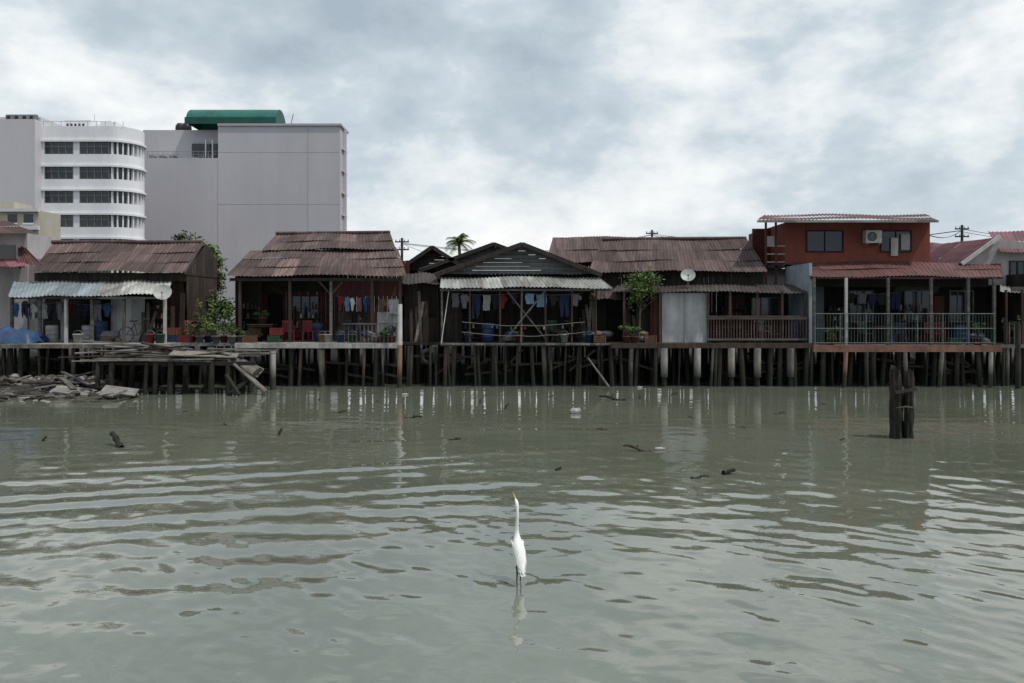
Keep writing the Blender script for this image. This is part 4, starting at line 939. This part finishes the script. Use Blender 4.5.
mb=MB(); NX,NY=50,30; vs=[]
def bank(x,y):
    a=max(0,min(1,(-13.2-x)/3.0)); s_=max(0,min(1,(y-24.0+.35*(x+17))/3.2)); return -.35+.75*a*s_+.05*math.sin(x*5+y*3)*a
for i in range(NX+1):
    for j in range(NY+1):
        x=-40+28*i/NX; y=20.5+9.5*j/NY; vs.append((x,y,bank(x,y)+R.uniform(-.03,.03)))
mb.add(vs,[(i*(NY+1)+j,(i+1)*(NY+1)+j,(i+1)*(NY+1)+j+1,i*(NY+1)+j+1) for i in range(NX) for j in range(NY)],mud,1,True)
for _ in range(1900):
    x=R.uniform(-24,-12.2); y=R.uniform(22.3,29.5); z=bank(x,y)
    if z<-.14: continue
    s_=R.choice([.04,.05,.06,.08,.11,.16]); blob(mb,(x,y,z+s_*.2),(s_*R.uniform(.8,1.6),s_*R.uniform(.7,1.3),s_*R.uniform(.4,.9)),R.choice([rock_m,rock_m,rock_m,concrete]),R.uniform(.35,1.2))
mb.done('rubble_bank',loc=(-17,26,0))
mb=MB()
for _ in range(26):
    x=R.uniform(-20,-12.4); y=R.uniform(24.6,28.5); z=max(bank(x,y),-.05)
    mb.obox((x,y,z+.16),(R.uniform(.5,2.0),R.uniform(.08,.22),.04),(R.uniform(-.3,.3),R.uniform(-.3,.3),R.uniform(-1.5,1.5)),R.choice([wood_pale,wood_grey,wood_brown]),R.uniform(.4,1.2))
mb.done('scattered_planks',loc=(-16,26,.1))
mb=MB(); 
for u,y,a in((72,26.2,.3),(110,25.7,-.5),(120,26.2,.25)): mb.obox((SX(u,y),y,.20),(1.1,.6,.07),(.3,.22*a+.1,a),concrete,.8)
mb.done('broken_concrete_slab',loc=(SX(100,25.5),25.5,.2))

# ------------------------------------------------------------------ things in the water
g=group('rotten_pile_cluster',(9.3,17.6,0)); mb=MB()
def rough_post(mb,x,y,z0,z1,r,m,lean=0):
    n_=14;rows=18;vs=[];ph=[R.uniform(.68,1.25) for _ in range(n_)]
    for j in range(rows+1):
        t=j/rows
        for k in range(n_):
            a=2*math.pi*k/n_; rr=r*ph[k]*(1+.12*math.sin(j*1.3+k*2)+R.uniform(-.06,.06))*(1-.15*t)
            top=0 if j<rows else -.24*abs(math.sin(k*1.9))
            vs.append((x+lean*t+rr*math.cos(a),y+rr*math.sin(a),z0+(z1-z0)*t+top))
    fs=[(j*n_+k,j*n_+(k+1)%n_,(j+1)*n_+(k+1)%n_,(j+1)*n_+k) for j in range(rows) for k in range(n_)]+[tuple(rows*n_+k for k in range(n_))]
    mb.add(vs,fs,m,R.uniform(.8,1.2))
xx=SX(896,17.6)
rough_post(mb,xx,17.6,-1,1.76,.13,stump_m,-.03); rough_post(mb,xx+.30,17.65,-1,1.70,.115,stump_m,.04); rough_post(mb,xx+.16,17.8,-1,1.2,.1,stump_m,.0)
mb.beam((xx-.1,17.45,1.1),(xx+.42,17.48,1.18),.03,.07,stump_m,1.4)
mb.tube([(xx+.15+.22*math.cos(t),17.62+.2*math.sin(t),.75+.02*math.sin(3*t)) for t in np.linspace(0,6.3,16)],.02,rope_m,5,.4)
mb.done('posts',g)
def stick(name,u,v,L,r,rot,el,m=stump_m,lift=0):
    y=F*CZ/(v-312.); x=SX(u,y); d=Vector((math.cos(rot)*math.cos(el),math.sin(rot)*math.cos(el),math.sin(el)))
    c=Vector((x,y,.02+lift)); mb=MB(); pts=[c+d*L*t+Vector((0,0,.04*math.sin(t*7)*L)) for t in np.linspace(-.5,.5,9)]
    mb.tube(pts,[r*(1+.25*math.sin(i*2.1+u))*(1-.04*i) for i in range(9)],m,8,R.uniform(.7,1.2)); 
    mb.cyl(pts[4],pts[4]+Vector((.1,.05,.5))*L*.3,r*.5,r*.3,m,6)
    mb.done(name,loc=c)
stick('driftwood_log',117,446,.62,.075,2.4,.45,lift=.1); stick('driftwood_branch',279,435,.3,.04,1,1.0); stick('driftwood_branch',43,441,.22,.03,.5,.8)
stick('driftwood_branch',637,451,.6,.035,2.9,.22,wood_brown,.03); stick('driftwood_branch',700,478,.35,.018,.2,.05); stick('driftwood_log',729,474,.26,.045,.3,.15,lift=.03)
stick('driftwood_log',612,400,.9,.05,2.8,.12,lift=.04); stick('driftwood_branch',505,409,.4,.035,.4,.9); stick('driftwood_branch',672,395,.5,.03,.4,.2); stick('driftwood_branch',413,418,.5,.03,.1,.1)
stick('driftwood_branch',640,399,.3,.03,1.4,.9); stick('driftwood_branch',780,414,.4,.02,.3,.1); stick('driftwood_branch',480,404,.3,.03,1.4,1.1); stick('driftwood_branch',340,413,.4,.03,.2,.2)
for u,v in((560,470),(598,430),(450,440),(380,402),(742,428),(820,405),(320,400),(690,418),(545,397),(845,440),(230,425),(180,412)):
    stick('driftwood_branch',u+R.uniform(-6,6),v,R.uniform(.08,.3),R.uniform(.012,.03),R.uniform(0,3),R.uniform(0,.4),R.choice([stump_m,wood_brown]))
mb=MB(); mb.cyl(S(588,358,29.2),S(609,387,28.6),.035,.045,wood_grey,7,1.2); mb.done('leaning_pole',loc=S(600,372,29))
y=F*3/(413-312); x=SX(575,y); mb=MB(); blob(mb,(x,y,.05),(.14,.12,.10),P_white,1); blob(mb,(x+.11,y,.08),(.07,.06,.08),P_white,.9); mb.done('floating_plastic_bag',loc=(x,y,0))
for u,v in((405,395),(640,388),(660,450)):
    y=F*3/(v-312); x=SX(u,y); mb=MB(); mb.tube([(x-.12,y,.02),(x-.1,y,.025),(x+.05,y+.03,.025),(x+.08,y+.035,.025),(x+.12,y+.04,.03)],[.004,.035,.035,.014,.014],P_white,8); mb.done('floating_bottle',loc=(x,y,0))

# ------------------------------------------------------------------ egret
feather=mat('white_feathers',(0.80,0.80,0.78),(0.70,0.70,0.68),30,.8,(1,1,.3),bump=.25,bscale=60,dirt=.0)
bill_m=mat('yellow_bill',(0.42,0.33,0.16),None,10,.5,dirt=0); leg_m=mat('black_legs',(0.02,0.02,0.018),None,10,.5,dirt=0)
EY=F*3/(581-312.); EX=SX(518.5,EY)
g=group('great_egret',(EX,EY,0)); fdir=Vector((-.30,.95,0)).normalized(); side=Vector((fdir.y,-fdir.x,0)); EK=.93
def E(a,s_,z): return Vector((EX,EY,0))+(fdir*a+side*s_+Vector((0,0,z)))*EK
sp_=[(-.175,.135,.006,.012),(-.158,.155,.022,.02),(-.127,.20,.045,.04),(-.085,.255,.066,.065),(-.04,.325,.078,.085),(0,.385,.078,.088),(.035,.44,.066,.075),(.055,.485,.048,.055),(.066,.53,.033,.037),(.07,.58,.024,.028),(.062,.64,.020,.023),(.05,.70,.0185,.021),(.043,.76,.0175,.02),(.042,.82,.017,.0195),(.048,.87,.0175,.02),(.058,.905,.021,.024),(.078,.928,.021,.024),(.10,.945,.015,.017),(.115,.957,.009,.010)]
vs=[];N=16
for i,(a,z,rs,rf) in enumerate(sp_):
    a0,z0=sp_[max(i-1,0)][:2]; a1,z1=sp_[min(i+1,len(sp_)-1)][:2]
    d=Vector((a1-a0,z1-z0)).normalized(); nrm=(-d.y,d.x)
    for k in range(N):
        t=2*math.pi*k/N; vs.append(E(a+nrm[0]*rf*math.sin(t),rs*math.cos(t),z+nrm[1]*rf*math.sin(t)))
mb=MB(); fs=[(i*N+k,i*N+(k+1)%N,(i+1)*N+(k+1)%N,(i+1)*N+k) for i in range(len(sp_)-1) for k in range(N)]
mb.add(vs,fs,feather,1,True); mb.add(vs[:N],[tuple(range(N))],feather); ob=mb.done('body_neck_head',g)
sb=ob.modifiers.new('s','SUBSURF'); sb.levels=1; sb.render_levels=1
mb=MB(); mb.tube([E(.108,0,.952),E(.15,0,.975),E(.20,0,1.0),E(.235,0,1.015)],[.010,.0085,.005,.001],bill_m,8)
for s_ in(-1,1):
    c=E(.082,s_*.019,.934); mb.cyl(c,c+side*s_*.003,.005,.004,black_p,8)
mb.done('bill_and_eyes',g); mb=MB()
for s_ in(-1,1):
    for k in range(11):
        f=k/10; a0=.02-.03*f; z0=.44-.03*f; L_=.17+.09*f
        root=E(a0,s_*(.070+.010*math.sin(f*3)),z0-.02*f); tip=E(a0-.05-.12*f-.02,s_*(.055-.035*f),z0-L_)
        mid=root.lerp(tip,.5)+side*s_*.016; wv_=(fdir*.025)
        mb.add([root-wv_*.5,root+wv_*.5,mid+wv_,tip,mid-wv_],[(0,1,2,3,4)],feather,R.uniform(.9,1.05),True)
    wr=[(.045,.47,.015),(.03,.44,.040),(-.01,.37,.052),(-.06,.29,.045),(-.11,.22,.03),(-.155,.16,.010)]
    vs=[]
    for i,(a,z,r_) in enumerate(wr):
        for k in range(10):
            t=2*math.pi*k/10; vs.append(E(a+r_*1.2*math.cos(t)*.8,s_*(.062-.008*i+.020*math.sin(t)),z+r_*.6*math.cos(t)))
    mb.add(vs,[(i*10+k,i*10+(k+1)%10,(i+1)*10+(k+1)%10,(i+1)*10+k) for i in range(5) for k in range(10)],feather,.97,True)
for k in range(7):
    o=(k-3)*.007; mb.add([E(-.10,o-.010,.22),E(-.10,o+.010,.22),E(-.18,o*1.1+.006,.115),E(-.18,o*1.1-.006,.115)],[(0,1,2,3)],feather,R.uniform(.9,1.05))
mb.done('wings_and_tail',g); mb=MB()
for s_,da in((-1,.0),(1,.035)):
    mb.tube([E(-.03,s_*.03,.28),E(-.01+da,s_*.029,.20)],[.03,.014],feather,8)
    mb.tube([E(-.01+da,s_*.029,.21),E(-.035+da,s_*.028,.10),E(-.02+da,s_*.028,.0),E(-.02+da,s_*.028,-.25)],[.0075,.009,.006,.006],leg_m,8)
mb.done('legs',g)
